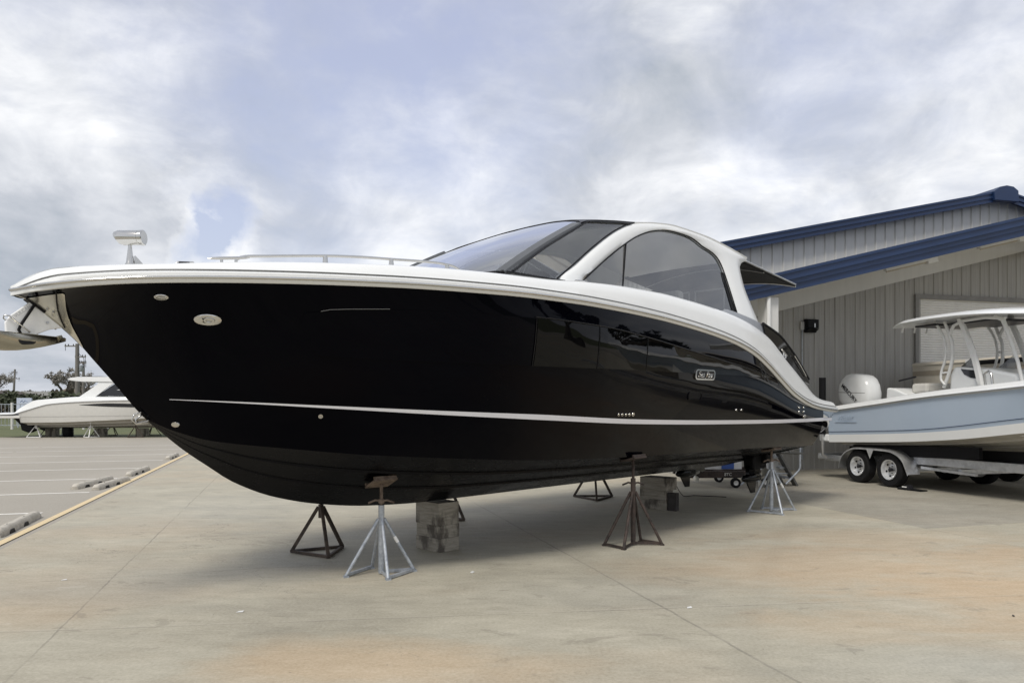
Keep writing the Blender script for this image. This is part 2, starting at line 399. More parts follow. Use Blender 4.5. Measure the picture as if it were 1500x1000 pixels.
# ------------------------------------------------------------------ generic hull
class Hull:
    def __init__(s, bs, zs, bc, zc, zk, x0, L, map_, g0=-.55, g1=.35, gx=4.):
        s.BS, s.ZS, s.BC, s.ZC, s.ZK, s.x0, s.L, s.map = bs, zs, bc, zc, zk, x0, L, map_
        s.xc = bc[0][0]; s.g0, s.g1, s.gx = g0, g1, gx
    def bs(s, x): return pc(s.BS, x)
    def zs(s, x): return pc(s.ZS, x)
    def bc(s, x): return pc(s.BC, x) if x > s.xc else 0
    def zc(s, x): return pc(s.ZC, x) if x > s.xc else pc(s.ZK, x)
    def zk(s, x): return pc(s.ZK, x)
    def y(s, x, z):
        zc, zs = s.zc(x), s.zs(x); v = (z-zc)/max(1e-4, zs-zc)
        c = s.g0+(s.g1-s.g0)*min(1, max(0, x/s.gx))
        return s.bc(x)+(s.bs(x)-s.bc(x))*(v+c*v*(1-v))
    def pt(s, x, z, off=0, sgn=-1):
        e = .02; y0 = s.y(x, z)
        dz = (s.y(x, z+e)-s.y(x, z-e))/(2*e); dx = (s.y(x+e, z)-s.y(x-e, z))/(2*e) if x > s.x0+e else 0
        n = Vector((-dx, 1, -dz)).normalized()*off
        return s.map(x+n.x, sgn*(y0+n.y), z+n.z)
    def nrm(s, x, z, sgn=-1):
        a = Vector(s.pt(x, z, 0, sgn)); b = Vector(s.pt(x, z, .05, sgn)); return (b-a).normalized()
    def stations(s, n=80, p=1.7, x1=None):
        x1 = x1 or s.L
        return [s.x0+(x1-s.x0)*(i/n)**p for i in range(n+1)]
    def topsides(s, name, mat, parent, nv=14, x1=None, n=80):
        mb = MB(); xs = s.stations(n, x1=x1)
        for sg in (-1, 1):
            rows = []
            for x in xs:
                a, b = s.zc(x), s.zs(x)
                rows.append([s.map(x, sg*s.y(x, a+(b-a)*j/nv), a+(b-a)*j/nv) for j in range(nv+1)])
            mb.grid(rows)
        # transom
        x = xs[-1]; a, b = s.zc(x), s.zs(x)
        P = [s.map(x, -s.y(x, a+(b-a)*j/nv), a+(b-a)*j/nv) for j in range(nv+1)]
        Q = [s.map(x, s.y(x, a+(b-a)*j/nv), a+(b-a)*j/nv) for j in range(nv+1)]
        mb.grid([P, Q])
        return mb.build(name, mat, parent, smooth=50)
    def bottom(s, name, mat, parent, x1=None, rails=((.36, .02), (.68, .022)), n=70):
        mb = MB(); x1 = x1 or s.L
        xs = [s.xc+(x1-s.xc)*(i/n)**1.6 for i in range(n+1)]
        W = [0]
        for w, h in rails: W += [w-.035, w, w+.001]
        W += [.93, .95, 1]
        for sg in (-1, 1):
            rows = []
            for x in xs:
                zk, zc, bc = s.zk(x), s.zc(x), s.bc(x); k = min(1, (x-s.xc)/1.2)
                row = []
                for w in W:
                    z = zk+(zc-zk)*(w+.18*w*(1-w)*k); y = w
                    for r, h in rails:
                        if w == r: z -= h*k
                    if w == .95: z -= 0
                    if w == 1: z = zc
                    row.append(s.map(x, sg*bc*y, z))
                rows.append(row)
            mb.grid(rows)
        x = xs[-1]
        mb.add([s.map(x, 0, s.zk(x)), s.map(x, -s.bc(x), s.zc(x)), s.map(x, s.bc(x), s.zc(x))], [(0,1,2)])
        return mb.build(name, mat, parent, smooth=22)
    def strip(s, name, mat, parent, x0, x1, zlo, zhi, off=.004, sides=(-1, 1), n=60, k=2, thick=0):
        for sg in sides:
            rows = []; mb = MB()
            for i in range(n+1):
                x = x0+(x1-x0)*i/n; a, b = zlo(x), zhi(x)
                rows.append([s.pt(x, a+(b-a)*j/k, off, sg) for j in range(k+1)])
            mb.grid(rows); o = mb.build(name, mat, parent, smooth=60)
        return o
    def disc(s, mb, x, z, rx, rz, off=.004, h=.01, sgn=-1, n=16, hole=0):
        c0 = Vector(s.pt(x, z, off, sgn)); nn = s.nrm(x, z, sgn)
        u = (Vector(s.pt(x+.05, z, off, sgn))-Vector(s.pt(x-.05, z, off, sgn))).normalized(); w = nn.cross(u).normalized()
        P = [2*math.pi*i/n for i in range(n)]
        def ring(f, o): return [c0+nn*o+u*(rx*f*math.cos(q))+w*(rz*f*math.sin(q)) for q in P]
        rows = [ring(1, -.004), ring(1, h*.6), ring(.9, h)]
        if hole: rows += [ring(hole, h), ring(hole*.9, 0), ring(.02, 0)]
        else: rows += [ring(.5, h*1.2), ring(.02, h*1.2)]
        mb.grid(rows, cv=True)

# ------------------------------------------------------------------ the black yacht
A = math.atan2(.713, .70)
yacht = empty('motor_yacht', (-3.81, 5.67, 0), A, label='large black-hulled motor yacht with white deck and hardtop, propped on stands', cat='boat')
BS = [(-.03,0),(0,.06),(.05,.2),(.1,.3),(.2,.42),(.35,.56),(.6,.75),(1,.98),(1.5,1.21),(2,1.4),(3,1.65),(4,1.79),(5.5,1.87),(8,1.88),(10,1.82),(11.6,1.75)]
ZS = [(-.03,2.53),(.1,2.548),(.232,2.567),(.43,2.59),(.62,2.607),(1.04,2.633),(1.5,2.655),(2,2.675),(2.6,2.698),(3.26,2.714),(3.9,2.724),(4.5,2.722),(5.17,2.705),(5.96,2.672),(6.89,2.6),(7.7,2.503),(8.31,2.375),(8.76,2.215),(9.24,2.01),(9.77,1.80),(10.47,1.635),(11.0,1.58),(11.6,1.545)]
BCt = [(.95,0),(1.2,.2),(1.5,.42),(2,.72),(3,1.12),(4,1.38),(5.5,1.54),(7,1.6),(11.6,1.6)]
ZCt = [(.95,1.56),(1.15,1.45),(1.38,1.37),(1.97,1.288),(2.54,1.222),(2.95,1.19),(3.65,1.14),(4.2,1.105),(5.57,1.068),(6.95,1.05),(8.8,1.035),(10.93,.995),(11.6,.99)]
ZKt = [(-.03,2.528),(.034,2.515),(.218,2.383),(.41,2.212),(.534,2.063),(.694,1.871),(.876,1.642),(.95,1.56),(1.072,1.45),(1.277,1.275),(1.49,1.122),(1.715,.968),(2.125,.791),(2.65,.667),(3.234,.595),(3.98,.563),(5,.562),(11.6,.562)]
H = Hull(BS, ZS, BCt, ZCt, ZKt, -.03, 11., lambda x, y, z: (x, y, z), g0=-.4, g1=1.35, gx=5.)
hull = H.topsides('hull', M['gel'], yacht, nv=18, x1=11.0, n=110)
H.bottom('hull_bottom', M['bottom'], yacht, x1=10.93)
# swim platform body
mb = MB(); rows = []
for x, zb in ((10.9, 1.2), (11.05, 1.2), (11.3, 1.21), (11.47, 1.23), (11.56, 1.32), (11.6, 1.45), (11.6, 1.54)):
    b = 1.745 if x < 11.4 else 1.72; zt = pc(ZS, x)-.004
    rows.append([(x, -b, zt), (x, -b*.985, zb+.12), (x, -b*.955, zb), (x, b*.955, zb), (x, b*.985, zb+.12), (x, b, zt)])
mb.grid(rows); mb.add(rows[0], [(0,1,2,3,4,5)]); mb.add(rows[-1], [(0,1,2,3,4,5)])
mb.build('swim_platform', M['gel'], yacht, smooth=40)
# boot stripe
STR = [(.926,1.739),(1.404,1.711),(2.162,1.664),(3.079,1.611),(4.28,1.553),(5.704,1.487),(7.542,1.446),(9.68,1.427),(11.0,1.43)]
sw = lambda x: .002+.025*min(1, (x-1.0)/3.2)
H.strip('boot_stripe', M['stripe'], yacht, 1.05, 10.99, lambda x: pc(STR, x)-sw(x), lambda x: pc(STR, x)+sw(x), off=.005, n=90)
mb = MB()
for sg in (-1, 1): mb.box((11.22, sg*1.737, 1.425), (.46, .022, .05))
mb.build('platform_stripe', M['stripe'], yacht, bev=.006, split=True)
# hull windows (four smoked panes a side) and their thin frames
WT = [(1.75,2.44),(2.2,2.49),(3.0,2.52),(3.98,2.53),(4.9,2.505),(5.7,2.44),(6.52,2.35),(7.4,2.25),(8.3,2.14),(8.95,2.062)]
WB = [(1.75,2.36),(1.95,2.1),(3.0,2.07),(3.98,2.066),(6.52,2.072),(8.3,2.07),(8.95,2.055)]
for x0, x1, mg in ((1.76, 3.95, 'gel'), (3.985, 4.86, 'hullglass'), (4.885, 5.72, 'hullglass'), (5.745, 8.93, 'hullglass')):
    H.strip('hull_window', M[mg], yacht, x0, x1, lambda x: pc(WB, x), lambda x: pc(WT, x), off=.006, n=40, k=4)
mb = MB()
for sg in (-1, 1):
    mb.tube([H.pt(x, pc(WT, x)+.012, .004, sg) for x in [3.95+.1*i for i in range(50)]], .006, 6)
    for x in (3.967, 4.872, 5.732): mb.tube([H.pt(x, z, .008, sg) for z in (pc(WB, x), (pc(WB, x)+pc(WT, x))/2, pc(WT, x))], .006, 6)
mb.build('window_trim', M['black_gloss'], yacht, smooth=60, split=True)
mb = MB(); mb.tube([H.pt(x, z+.014, .009) for x, z in ((1.88, 2.445), (1.95, 2.462), (2.1, 2.475), (2.43, 2.495))], .0025, 6)
mb.build('window_highlight_trim', M['groove'], yacht)

# deck moulding
ZT = [(-.03,2.58),(0,2.60),(.05,2.64),(.12,2.685),(.2,2.713),(.46,2.745),(.86,2.778),(1.08,2.80),(1.55,2.84),(2.07,2.874),(2.67,2.91),(3.36,2.933),(4.2,2.95),(4.76,2.984),(5.53,3.008),(6.08,3.01),(6.77,2.983),(7.59,2.927),(8.375,2.825),(9.05,2.657),(9.64,2.385),(10.1,2.17),(10.4,2.02),(10.7,1.87),(11.0,1.79),(11.27,1.75),(11.63,1.724)]
def zt(x): return pc(ZT, x)
mb = MB(); rows = []
xs = [-.03+11.66*(i/130)**1.5 for i in range(131)]
xs = sorted(xs+[3.55, 3.56, 9.3, 9.31])
for x in xs:
    b, z0, z1 = H.bs(x), H.zs(x), zt(x); k = min(1, b/.5); h = z1-z0
    P = [(b*.93, z0-.01), (b+.012*k, z0-.004), (b+.034*k, z0+.02), (b+.034*k, z0+.07*min(1, h/.15)), (b+.01*k, z0+.085*min(1, h/.15)), (b-.012*k, z0+.6*h), (b-.05*k, z0+.88*h), (b-.10*k, z1), (b-.16*k, z1+.006)]
    if x < 3.555: q = (b/1.7)**2; P += [(b*.7, z1+.008+.02*q), (b*.45, z1+.01+.06*q), (b*.2, z1+.01+.09*q), (0, z1+.01+.095*q)]
    elif x < 9.305: P += [(1.43, z1+.02), (1.41, z1+.045), (1.38, z1+.04), (1.36, 1.9), (0, 1.9)]
    else:
        w = max(.18, .42-.2*(x-9.3)/1.5); w = min(.42, max(.2, w)); zi = min(z1-.0, 1.72)
        P += [(b-w*.8, z1+.004), (b-w, z1-.01), (b-w-.01, z1-.03), (b-w-.02, min(1.7, z1-.05)), (0, min(1.7, z1-.05))]
    while len(P) < 14: P.append(P[-1])
    rows.append([(x, -y, z) for y, z in P]+[(x, y, z) for y, z in reversed(P)])
mb.grid(rows)
mb.add(rows[-1], [tuple(range(len(rows[-1])))])
mb.build('deck', M['white_gel'], yacht, smooth=38)
# rub rail: dark line, steel insert
for nm, dz, dy, r, mt in (('rub_rail', .034, .036, .013, 'steel'), ('rail_groove', .094, .012, .0055, 'groove')):
    mb = MB()
    for sg in (-1, 1):
        mb.tube([(x, sg*(H.bs(x)+dy*min(1, H.bs(x)/.4)), H.zs(x)+dz*(1 if dz < .05 else min(1, (zt(x)-H.zs(x))/.15))) for x in [-.03+11.62*(i/120)**1.4 for i in range(121)]], r, 8)
    mb.build(nm, M[mt], yacht, smooth=60, split=True)
# superstructure side (both sides): white arch
def yz(z): return 1.44-(z-3)*.27
OUT = [(4.69,2.99),(4.707,3.041),(5.023,3.23),(5.492,3.518),(5.993,3.797),(6.303,3.935),(6.53,4.015),(7.024,4.105),(7.554,4.155),(8.278,4.14),(8.848,4.085),(9.5,3.985),(9.53,3.945),(9.3,3.86),(9.21,3.76),(9.19,3.5),(9.29,3.138),(9.4,2.85),(9.45,2.6)]
INN = [(5.12,3.03),(5.13,3.077),(5.396,3.24),(5.726,3.436),(6.194,3.69),(6.518,3.842),(6.881,3.965),(7.242,4.033),(7.6,4.05),(7.84,4.04),(8.01,4.0),(8.142,3.951),(8.287,3.92),(8.43,3.88),(8.54,3.80),(8.6,3.66),(8.65,3.36),(8.69,3.02),(8.72,2.75)]
def resample(P, n):
    L = [0]
    for a, b in zip(P, P[1:]): L.append(L[-1]+math.dist(a, b))
    T1 = list(zip(L, [p[0] for p in P])); T2 = list(zip(L, [p[1] for p in P]))
    return [(pc(T1, L[-1]*i/n), pc(T2, L[-1]*i/n)) for i in range(n+1)]
def arch_rows(sg, N=64):
    o1 = resample(OUT[:12], N*11//16); o2 = resample(OUT[12:], N-N*11//16-1)
    o = o1+o2; i_ = resample(INN, len(o)-1); rows = []
    for (ox, oz), (ix, iz) in zip(o, i_):
        def Pn(f, d):
            x, z = ix+(ox-ix)*f, iz+(oz-iz)*f
            return (x, sg*(yz(z)-d), z)
        rows.append([Pn(0, .05), Pn(0, .008), Pn(.04, -.004), Pn(.35, -.022), Pn(.7, -.02), Pn(.94, 0), Pn(1, .02), Pn(1, .07), Pn(.5, .075)])
    return rows
mb = MB()
for sg in (-1, 1): mb.grid(arch_rows(sg), cv=True, cap=True)
mb.build('side_arch', M['white_gel'], yacht, smooth=50, split=True)
# black gasket along the glass
mb = MB()
for sg in (-1, 1):
    mb.tube([(x, sg*(yz(z)+.006), z) for x, z in resample(INN[1:], 90)], .009, 6)
    a = [(4.707, 3.041), (5.023, 3.23), (5.492, 3.518), (5.993, 3.797), (6.303, 3.935), (6.44, 3.99)]
    mb.tube([(x-.012, sg*(yz(z)-.01), z+.01) for x, z in resample(a, 40)], .009, 6)
    mb.tube([(5.9, sg*1.405, 3.06), (6.18, sg*1.255, 3.685)], .012, 6)
mb.build('window_gasket', M['black'], yacht, smooth=60)
# side glass: fan strip between arch inner edge and sill
for sg in (-1, 1):
    mb = MB(); I = resample(INN[1:18], 80); n = len(I); h = n//2
    # triangulate between upper inner edge and straight sill
    rows = []
    for (x, z) in I:
        sx = 5.13+(8.69-5.13)*((x-5.13)/3.56); sz = lin([(5.1,3.03),(6,3.05),(7.3,3.03),(8.2,2.96),(8.8,2.9)], sx)
        rows.append([(x, sg*(yz(z)-.012), z), (x, sg*(yz(sz)-.012), min(z, sz))])
    mb.grid(rows); mb.build('side_window', M['glass_side'], yacht, smooth=60)
# dark frit band at the rear of the side glass
mb = MB()
for sg in (-1, 1):
    mb.add([(8.53, sg*(yz(3.62)-.004), 3.62), (8.605, sg*(yz(3.62)-.004), 3.62), (8.70, sg*(yz(2.95)-.004), 2.95), (8.58, sg*(yz(2.95)-.004), 2.95)], [(0,1,2,3)])
mb.build('window_frit', M['black'], yacht, split=True)
# front quarter glass, pillar, windscreen
BASE = [(3.45, 0), (3.48, .35), (3.56, .7), (3.68, 1.0), (3.80, 1.22), (3.895, 1.40)]
TOP = [(5.78, 0, 4.03), (5.75, .35, 4.015), (5.68, .65, 3.975), (5.58, .88, 3.92), (5.46, 1.06, 3.86), (5.34, 1.20, 3.79)]
mb = MB(); rows = []
for k in range(-25, 26):
    f = abs(k)/5; sg = 1 if k >= 0 else -1
    bx = pc([(i, p[0]) for i, p in enumerate(BASE)], f); by = pc([(i, p[1]) for i, p in enumerate(BASE)], f)
    tx = pc([(i, p[0]) for i, p in enumerate(TOP)], f); ty = pc([(i, p[1]) for i, p in enumerate(TOP)], f); tz = pc([(i, p[2]) for i, p in enumerate(TOP)], f)
    bz = 2.97+.05*(f/5)
    row = []
    for j in range(13):
        q = j/12; bul = .115*q*(1-q)*4*.42
        row.append((bx+(tx-bx)*q-bul*.4, sg*(by+(ty-by)*q), bz+(tz-bz)*q+bul*.9*(1-.65*f/5)))
    rows.append(row)
mb.grid(rows); mb.build('windscreen', M['glass'], yacht, smooth=60)
WR = rows
mb = MB(); mb.tube([r[-1] for r in WR], .010, 6); mb.tube([Vector(r[0])+Vector((0,0,.005)) for r in WR], .02, 6)
mb.build('windscreen_frame', M['black'], yacht, smooth=60)
mb = MB()
for sg in (-1, 1):
    a = WR[0] if sg < 0 else WR[-1]
    rr = [Vector(p) for p in a]
    out = [p+Vector((.0, 0, 0)) for p in rr]
    rows = []
    for i, p in enumerate(rr):
        w = .10-.02*i/12
        rows.append([p+Vector((-.07, -sg*.05, .012)), p+Vector((-.0, sg*.012, .012)), p+Vector((w*.9, sg*.012, -.01)), p+Vector((w*.8, -sg*.03, -.03)), p+Vector((-.05, -sg*.08, -.02))])
    mb.grid(rows, cv=True, cap=True)
mb.build('windscreen_pillar', simple('grey_pillar_coating', (.085, .09, .095), .25, var=.05), yacht, smooth=40, split=True)
mb = MB()
for sg in (-1, 1):
    mb.tube([(3.99, sg*1.435, 3.035), (4.6, sg*1.335, 3.39), (5.40, sg*1.215, 3.80), (5.5, sg*1.2, 3.845), (6.40, sg*1.175, 3.985)], [.014]*5, 6)
    mb.tube([(3.9, sg*1.44, 3.02), (4.7, sg*1.435, 3.03), (5.2, sg*1.43, 3.045)], .012, 6)
mb.build('quarter_window_frame', M['black_gloss'], yacht, smooth=60, split=True)
for sg in (-1, 1):
    mb = MB(); rows = []
    for i in range(21):
        q = i/20; lo = (3.93+(5.42-3.93)*q, 3.03+(3.81-3.03)*q); hi = (4.707+(6.40-4.707)*q, 3.03+.0*q+(3.965-3.03)*q)
        rows.append([(lo[0]+(hi[0]-lo[0])*j/4, sg*(yz(lo[1]+(hi[1]-lo[1])*j/4)-.014), lo[1]+(hi[1]-lo[1])*j/4) for j in range(5)])
    mb.grid(rows); mb.build('quarter_window', M['glass_side'], yacht, smooth=60)
# hardtop
RE = [(5.34,1.2,3.80),(5.5,1.2,3.86),(6.0,1.19,3.95),(6.5,1.17,4.02),(7.02,1.15,4.105),(7.55,1.14,4.155),(8.28,1.15,4.14),(8.85,1.165,4.085),(9.5,1.19,3.985)]
RC = [(5.34,3.93),(5.78,4.035),(6.5,4.11),(7.5,4.195),(8.3,4.185),(9.0,4.12),(9.6,4.03)]
ye = [(a, b) for a, b, c in RE]; ze = [(a, c) for a, b, c in RE]
def roof_rows(x0, x1, n, th=.06, inset=0.):
    rows = []
    for i in range(n+1):
        x = x0+(x1-x0)*i/n; e, z, zc_ = pc(ye, x)-inset, pc(ze, x), pc(RC, x)
        up = []; dn = []
        for j in range(-12, 13):
            q = j/12; xx = x+(.22*(1-q*q) if i == n else 0)-(0)
            # front edge follows the windscreen top
            zz = z+(zc_-z)*(1-abs(q)**2.2)
            xf = x
            if x < 5.8: 
                lead = pc([(0, 5.79), (.3, 5.76), (.55, 5.69), (.75, 5.59), (.9, 5.47), (1, 5.36)], abs(q)); xf = max(x, lead)
                zz = pc(ze, xf)+(pc(RC, xf)-pc(ze, xf))*(1-abs(q)**2.2)
            if i == n: xf = x+.1*(1-q*q)
            up.append((xf, q*e, zz)); dn.append((xf, q*(e-.02), zz-th))
        rows.append(up+dn[::-1])
    return rows
mb = MB(); mb.grid(roof_rows(6.5, 9.5, 40), cv=True, cap=True); mb.build('hardtop', M['white_gel'], yacht, smooth=40)
mb = MB(); mb.grid(roof_rows(5.36, 6.5, 24, .03), cv=True, cap=True); mb.build('hardtop_front_glass', M['dash'], yacht, smooth=40)
# aft shade awning
mb = MB(); rows = []
for i in range(9):
    q = i/8; x = 9.45+(11.25-9.45)*q; e = 1.14+.06*q; zl = 3.93-.19*q
    rows.append([(x+.22*(1-(j/8)**2)*q-(.0), e*j/8, zl+.19*(1-(j/8)**2)) for j in range(-8, 9)])
mb.grid(rows); o = mb.build('sun_awning', M['fabric'], yacht, smooth=60)
sd = o.modifiers.new('s', 'SOLIDIFY'); sd.thickness = .012
mb = MB(); mb.tube([(r[0], r[1], r[2]-.02) for r in rows[-1]], .014, 8)
for sg in (0, -1): mb.tube([Vector(r[sg])+Vector((0,0,.016)) for r in rows], .016, 8)
mb.tube([(r[0], r[1], r[2]-.035) for r in rows[3]], .01, 8)
mb.build('awning_frame', M['steel_dull'], yacht, smooth=60)
# smoked cockpit wing with rail along the coaming
mb = MB()
UP = [(7.78,2.94),(7.9,2.985),(8.51,2.935),(9.0,2.86),(9.54,2.722),(9.9,2.55),(10.156,2.404),(10.45,2.2),(10.62,2.079)]
LO = [(7.78,2.91),(7.956,2.88),(8.51,2.80),(9.0,2.70),(9.44,2.53),(9.72,2.38),(9.95,2.25),(10.3,2.09),(10.56,2.02)]
for sg in (-1, 1):
    u, l = resample(UP[3:], 30), resample(LO[3:], 30)
    mb.grid([[(a[0], sg*1.70, a[1]), (b[0], sg*1.735, b[1]-.02), (b[0], sg*1.715, b[1]-.02), (a[0], sg*1.68, a[1])] for a, b in zip(u, l)], cv=True, cap=True)
mb.build('cockpit_wing', M['black_gloss'], yacht, smooth=50, split=True)
mb = MB()
for sg in (-1, 1):
    mb.tube([(x, sg*1.69, z+.008) for x, z in resample(UP[3:], 40)], .024, 8)
mb.build('wing_rail', M['black'], yacht, smooth=60, split=True)
mb = MB()
for sg in (-1, 1):
    mb.grid([[(a[0], sg*1.68, a[1]), (b[0], sg*1.72, b[1]-.02), (b[0], sg*1.70, b[1]-.02), (a[0], sg*1.66, a[1])] for a, b in zip(resample(UP[:5], 16), resample(LO[:5], 16))], cv=True, cap=True)
mb.build('coaming_fairing', M['steel_dull'], yacht, smooth=50, split=True)
mb = MB(); mb.tube([(9.98, -1.735, 2.44), (10.2, -1.74, 2.29), (10.42, -1.735, 2.13)], .011, 8); mb.build('wing_light_strip', M['steel'], yacht, smooth=60)

# interior: floor, helm, seats
mb = MB(); mb.box((6.6, 0, 1.95), (6, 2.6, .08)); mb.build('cockpit_floor', M['cockpit'], yacht)
mb = MB()
mb.prism([(4.1, -1.28, 2.0), (5.3, -1.28, 2.0), (5.25, -1.28, 2.95), (4.9, -1.28, 3.1), (4.1, -1.28, 3.06)], (0, 2.56, 0))
mb.build('helm_dash', M['cockpit'], yacht, bev=.04)
mb = MB(); mb.prism([(4.95, -.95, 3.0), (5.26, -.95, 2.9), (5.12, -.95, 3.2), (4.98, -.95, 3.24)], (0, .9, 0)); mb.build('helm_display', M['dash'], yacht, bev=.02)
mb = MB(); q = [(5.38+.0, -.5+.19*math.cos(a), 2.98+.19*math.sin(a)) for a in [2*math.pi*i/20 for i in range(20)]]
mb.tube(q, .014, 8, closed=True); mb.cyl((5.2, -.5, 2.92), (5.38, -.5, 2.98), .02)
for a in (.5, 2.6, 4.7): mb.cyl((5.38, -.5, 2.98), (5.38, -.5+.19*math.cos(a), 2.98+.19*math.sin(a)), .01)
mb.build('steering_wheel', M['dash'], yacht, smooth=50)
def seat(x, y, w, z=2.5, h=.62):
    mb = MB(); mb.box((x, y, z), (.5, w, .16)); mb.box((x+.28, y, z+h/2), (.14, w, h)); mb.box((x, y, z-.3), (.34, w*.7, .5))
    return mb.build('seat', M['upholstery'], yacht, bev=.05)
seat(5.95, -.55, .9, 2.5, .55); seat(5.95, .6, .8, 2.5, .5)
mb = MB(); mb.box((7.6, .85, 2.3), (1.9, .7, .6)); mb.box((7.6, 1.2, 2.75), (1.9, .14, .5)); mb.build('lounge_seat', M['upholstery'], yacht, bev=.06)
mb = MB(); mb.box((8.1, -.75, 2.5), (.55, 1.0, 1.1)); mb.build('galley_module', M['white_gel'], yacht, bev=.06)
mb = MB(); mb.box((7.75, -.84, 3.0), (.16, .5, .58)); mb.build('aft_seat_back', M['upholstery'], yacht, bev=.05)
mb = MB(); mb.box((8.88, 0, 3.49), (.06, 2.44, .09)); mb.box((8.88, 0, 2.3), (.06, 2.5, .8))
for y in (-1.2, -.62, 0, .62, 1.2): mb.box((8.88, y, 3.0), (.06, .09, .92))
o = mb.build('aft_bulkhead', M['dash'], yacht, bev=.006)
for y in (-.91, -.31, .31, .91):
    mb = MB(); mb.box((8.88, y, 3.07), (.012, .5, .76)); w = mb.build('bulkhead_window', M['glass_black'], o)
    mb = MB()
    for dy in (-.245, .245): mb.box((8.845, y+dy, 3.07), (.02, .025, .74))
    mb.box((8.845, y, 3.43), (.02, .5, .025)); mb.build('window_frame', M['steel_dull'], w)
mb = MB(); mb.box((9.9, 0, 1.95), (.9, 2.5, .55)); mb.build('sun_pad', M['upholstery'], yacht, bev=.06)

# bow gear: steel stem plate
mb = MB()
for sg in (-1, 1):
    rows = []
    for i in range(33):
        x = .0+.468*i/32
        zl = pc(ZKt, x)+.004
        ub = .93-.0*x
        top = H.zs(x)-.035
        if x > .24: top = min(top, lin([(.24, 2.54), (.27, 2.49), (.30, 2.43), (.34, 2.36), (.38, 2.295), (.42, 2.235), (.45, 2.185), (.47, 2.15)], x))
        top = max(zl+.002, top)
        rows.append([H.pt(x, zl+(top-zl)*j/8, .007, sg) for j in range(9)])
    mb.grid(rows)
mb.build('stem_plate', M['bow_steel'], yacht, smooth=50)
mb = MB()
pth = [(.19, 2.545), (.225, 2.49), (.26, 2.425), (.30, 2.36), (.335, 2.305)]
mb.tube([H.pt(x, z, .012) for x, z in pth], .0045, 6)
mb.build('stem_plate_seal', M['black'], yacht, smooth=60)
for x, z in ((.24, 2.42), (.285, 2.3), (.2, 2.44)):
    mb = MB(); H.disc(mb, x+.0, z, .010, .010, .01, .006); mb.build('bolt', M['steel_dull'], yacht, smooth=40)
mb = MB(); mb.box((.14, 0, 2.47), (.16, .09, .05), M=Matrix.Rotation(R(38), 3, 'Y')); mb.build('anchor_slot', M['black'], yacht)
# searchlight
mb = MB(); mb.lathe([(.045, 2.80), (.045, 2.83), (.03, 2.86), (.022, 2.93), (.014, 3.0), (.014, 3.02)], (.775, -.15, 0))
mb.prism([(.80, -.17, 2.83), (.90, -.17, 2.83), (.81, -.17, 2.92)], (0, .04, 0))
o = mb.build('searchlight', M['steel'], yacht, smooth=40)
mb = MB(); ux = Vector((.745, -.667, 0)).normalized()
# housing is a horizontal drum lying across the view, chamfered nose
ca, sa = math.cos(-A), math.sin(-A)
ax = Vector((ca, sa, 0)); c0 = Vector((.775, -.15, 3.065)); 
rows = []; e2 = Vector((-sa, ca, 0))
for d, r, cut in ((-.118, .035, 0), (-.105, .05, 0), (-.07, .062, 0), (.075, .062, 0), (.078, .058, 0), (.088, .058, 0), (.09, .064, 0), (.112, .064, 0), (.118, .055, 0)):
    rows.append([c0+ax*(d+(-.02*math.sin(q) if d < -.06 else 0))+(e2*math.cos(q)+Vector((0,0,1))*math.sin(q))*r for q in [2*math.pi*j/28 for j in range(28)]])
mb.grid(rows, cv=True, cap=True); mb.build('lamp_housing', M['steel'], o, smooth=30)
# nav light
mb = MB(); mb.prism([(.95, -.60, 2.785), (1.12, -.66, 2.79), (1.09, -.66, 2.845), (.98, -.60, 2.842)], (.02, .05, 0)); mb.build('navigation_light', M['steel'], yacht, bev=.008)
mb = MB(); mb.prism([(.975, -.615, 2.795), (1.08, -.652, 2.797), (1.06, -.648, 2.838), (.99, -.618, 2.836)], (.004, .01, 0)); mb.build('navigation_lens', M['black_gloss'], yacht)
# cleats
def cleat(x0, y0, z0, x1, y1, z1, h=.045):
    a, b = Vector((x0, y0, z0)), Vector((x1, y1, z1)); mb = MB()
    P = [a+(b-a)*q+Vector((0,0,h)) for q in (0, .1, .3, .5, .7, .9, 1)]
    mb.tube(P, [.004, .010, .013, .013, .013, .010, .004], 8)
    for q in (.33, .67): mb.cyl(a+(b-a)*q-Vector((0,0,.02)), a+(b-a)*q+Vector((0,0,h)), .014, .010)
    return mb.build('cleat', M['steel'], yacht, smooth=50)
cleat(1.116, -.86, 2.80, 1.40, -1.0, 2.825); cleat(4.70, -1.66, 2.955, 4.88, -1.66, 2.965); cleat(9.45, -1.775, 2.46, 9.66, -1.765, 2.37)
cleat(1.116, .86, 2.80, 1.40, 1.0, 2.825); cleat(4.70, 1.66, 2.955, 4.88, 1.66, 2.965)
# bow hand rail
RL = [(1.374,2.875),(1.426,2.907),(1.6,2.925),(1.855,2.95),(2.074,2.971),(2.372,2.99),(2.633,2.999),(3.088,3.016),(3.239,3.008),(3.32,2.985),(3.36,2.95)]
for sg in (-1, 1):
    mb = MB(); mb.tube([(x, sg*(H.bs(x)-.35), z) for x, z in resample(RL, 50)], .0125, 8)
    for x in (2.051, 2.633, 3.2):
        mb.tube([(x, sg*(H.bs(x)-.35), pc(RL, x)), (x, sg*(H.bs(x)-.35), zt(x)+.0)], [.018, .028], 8)
    mb.build('hand_rail', M['steel'], yacht, smooth=50)
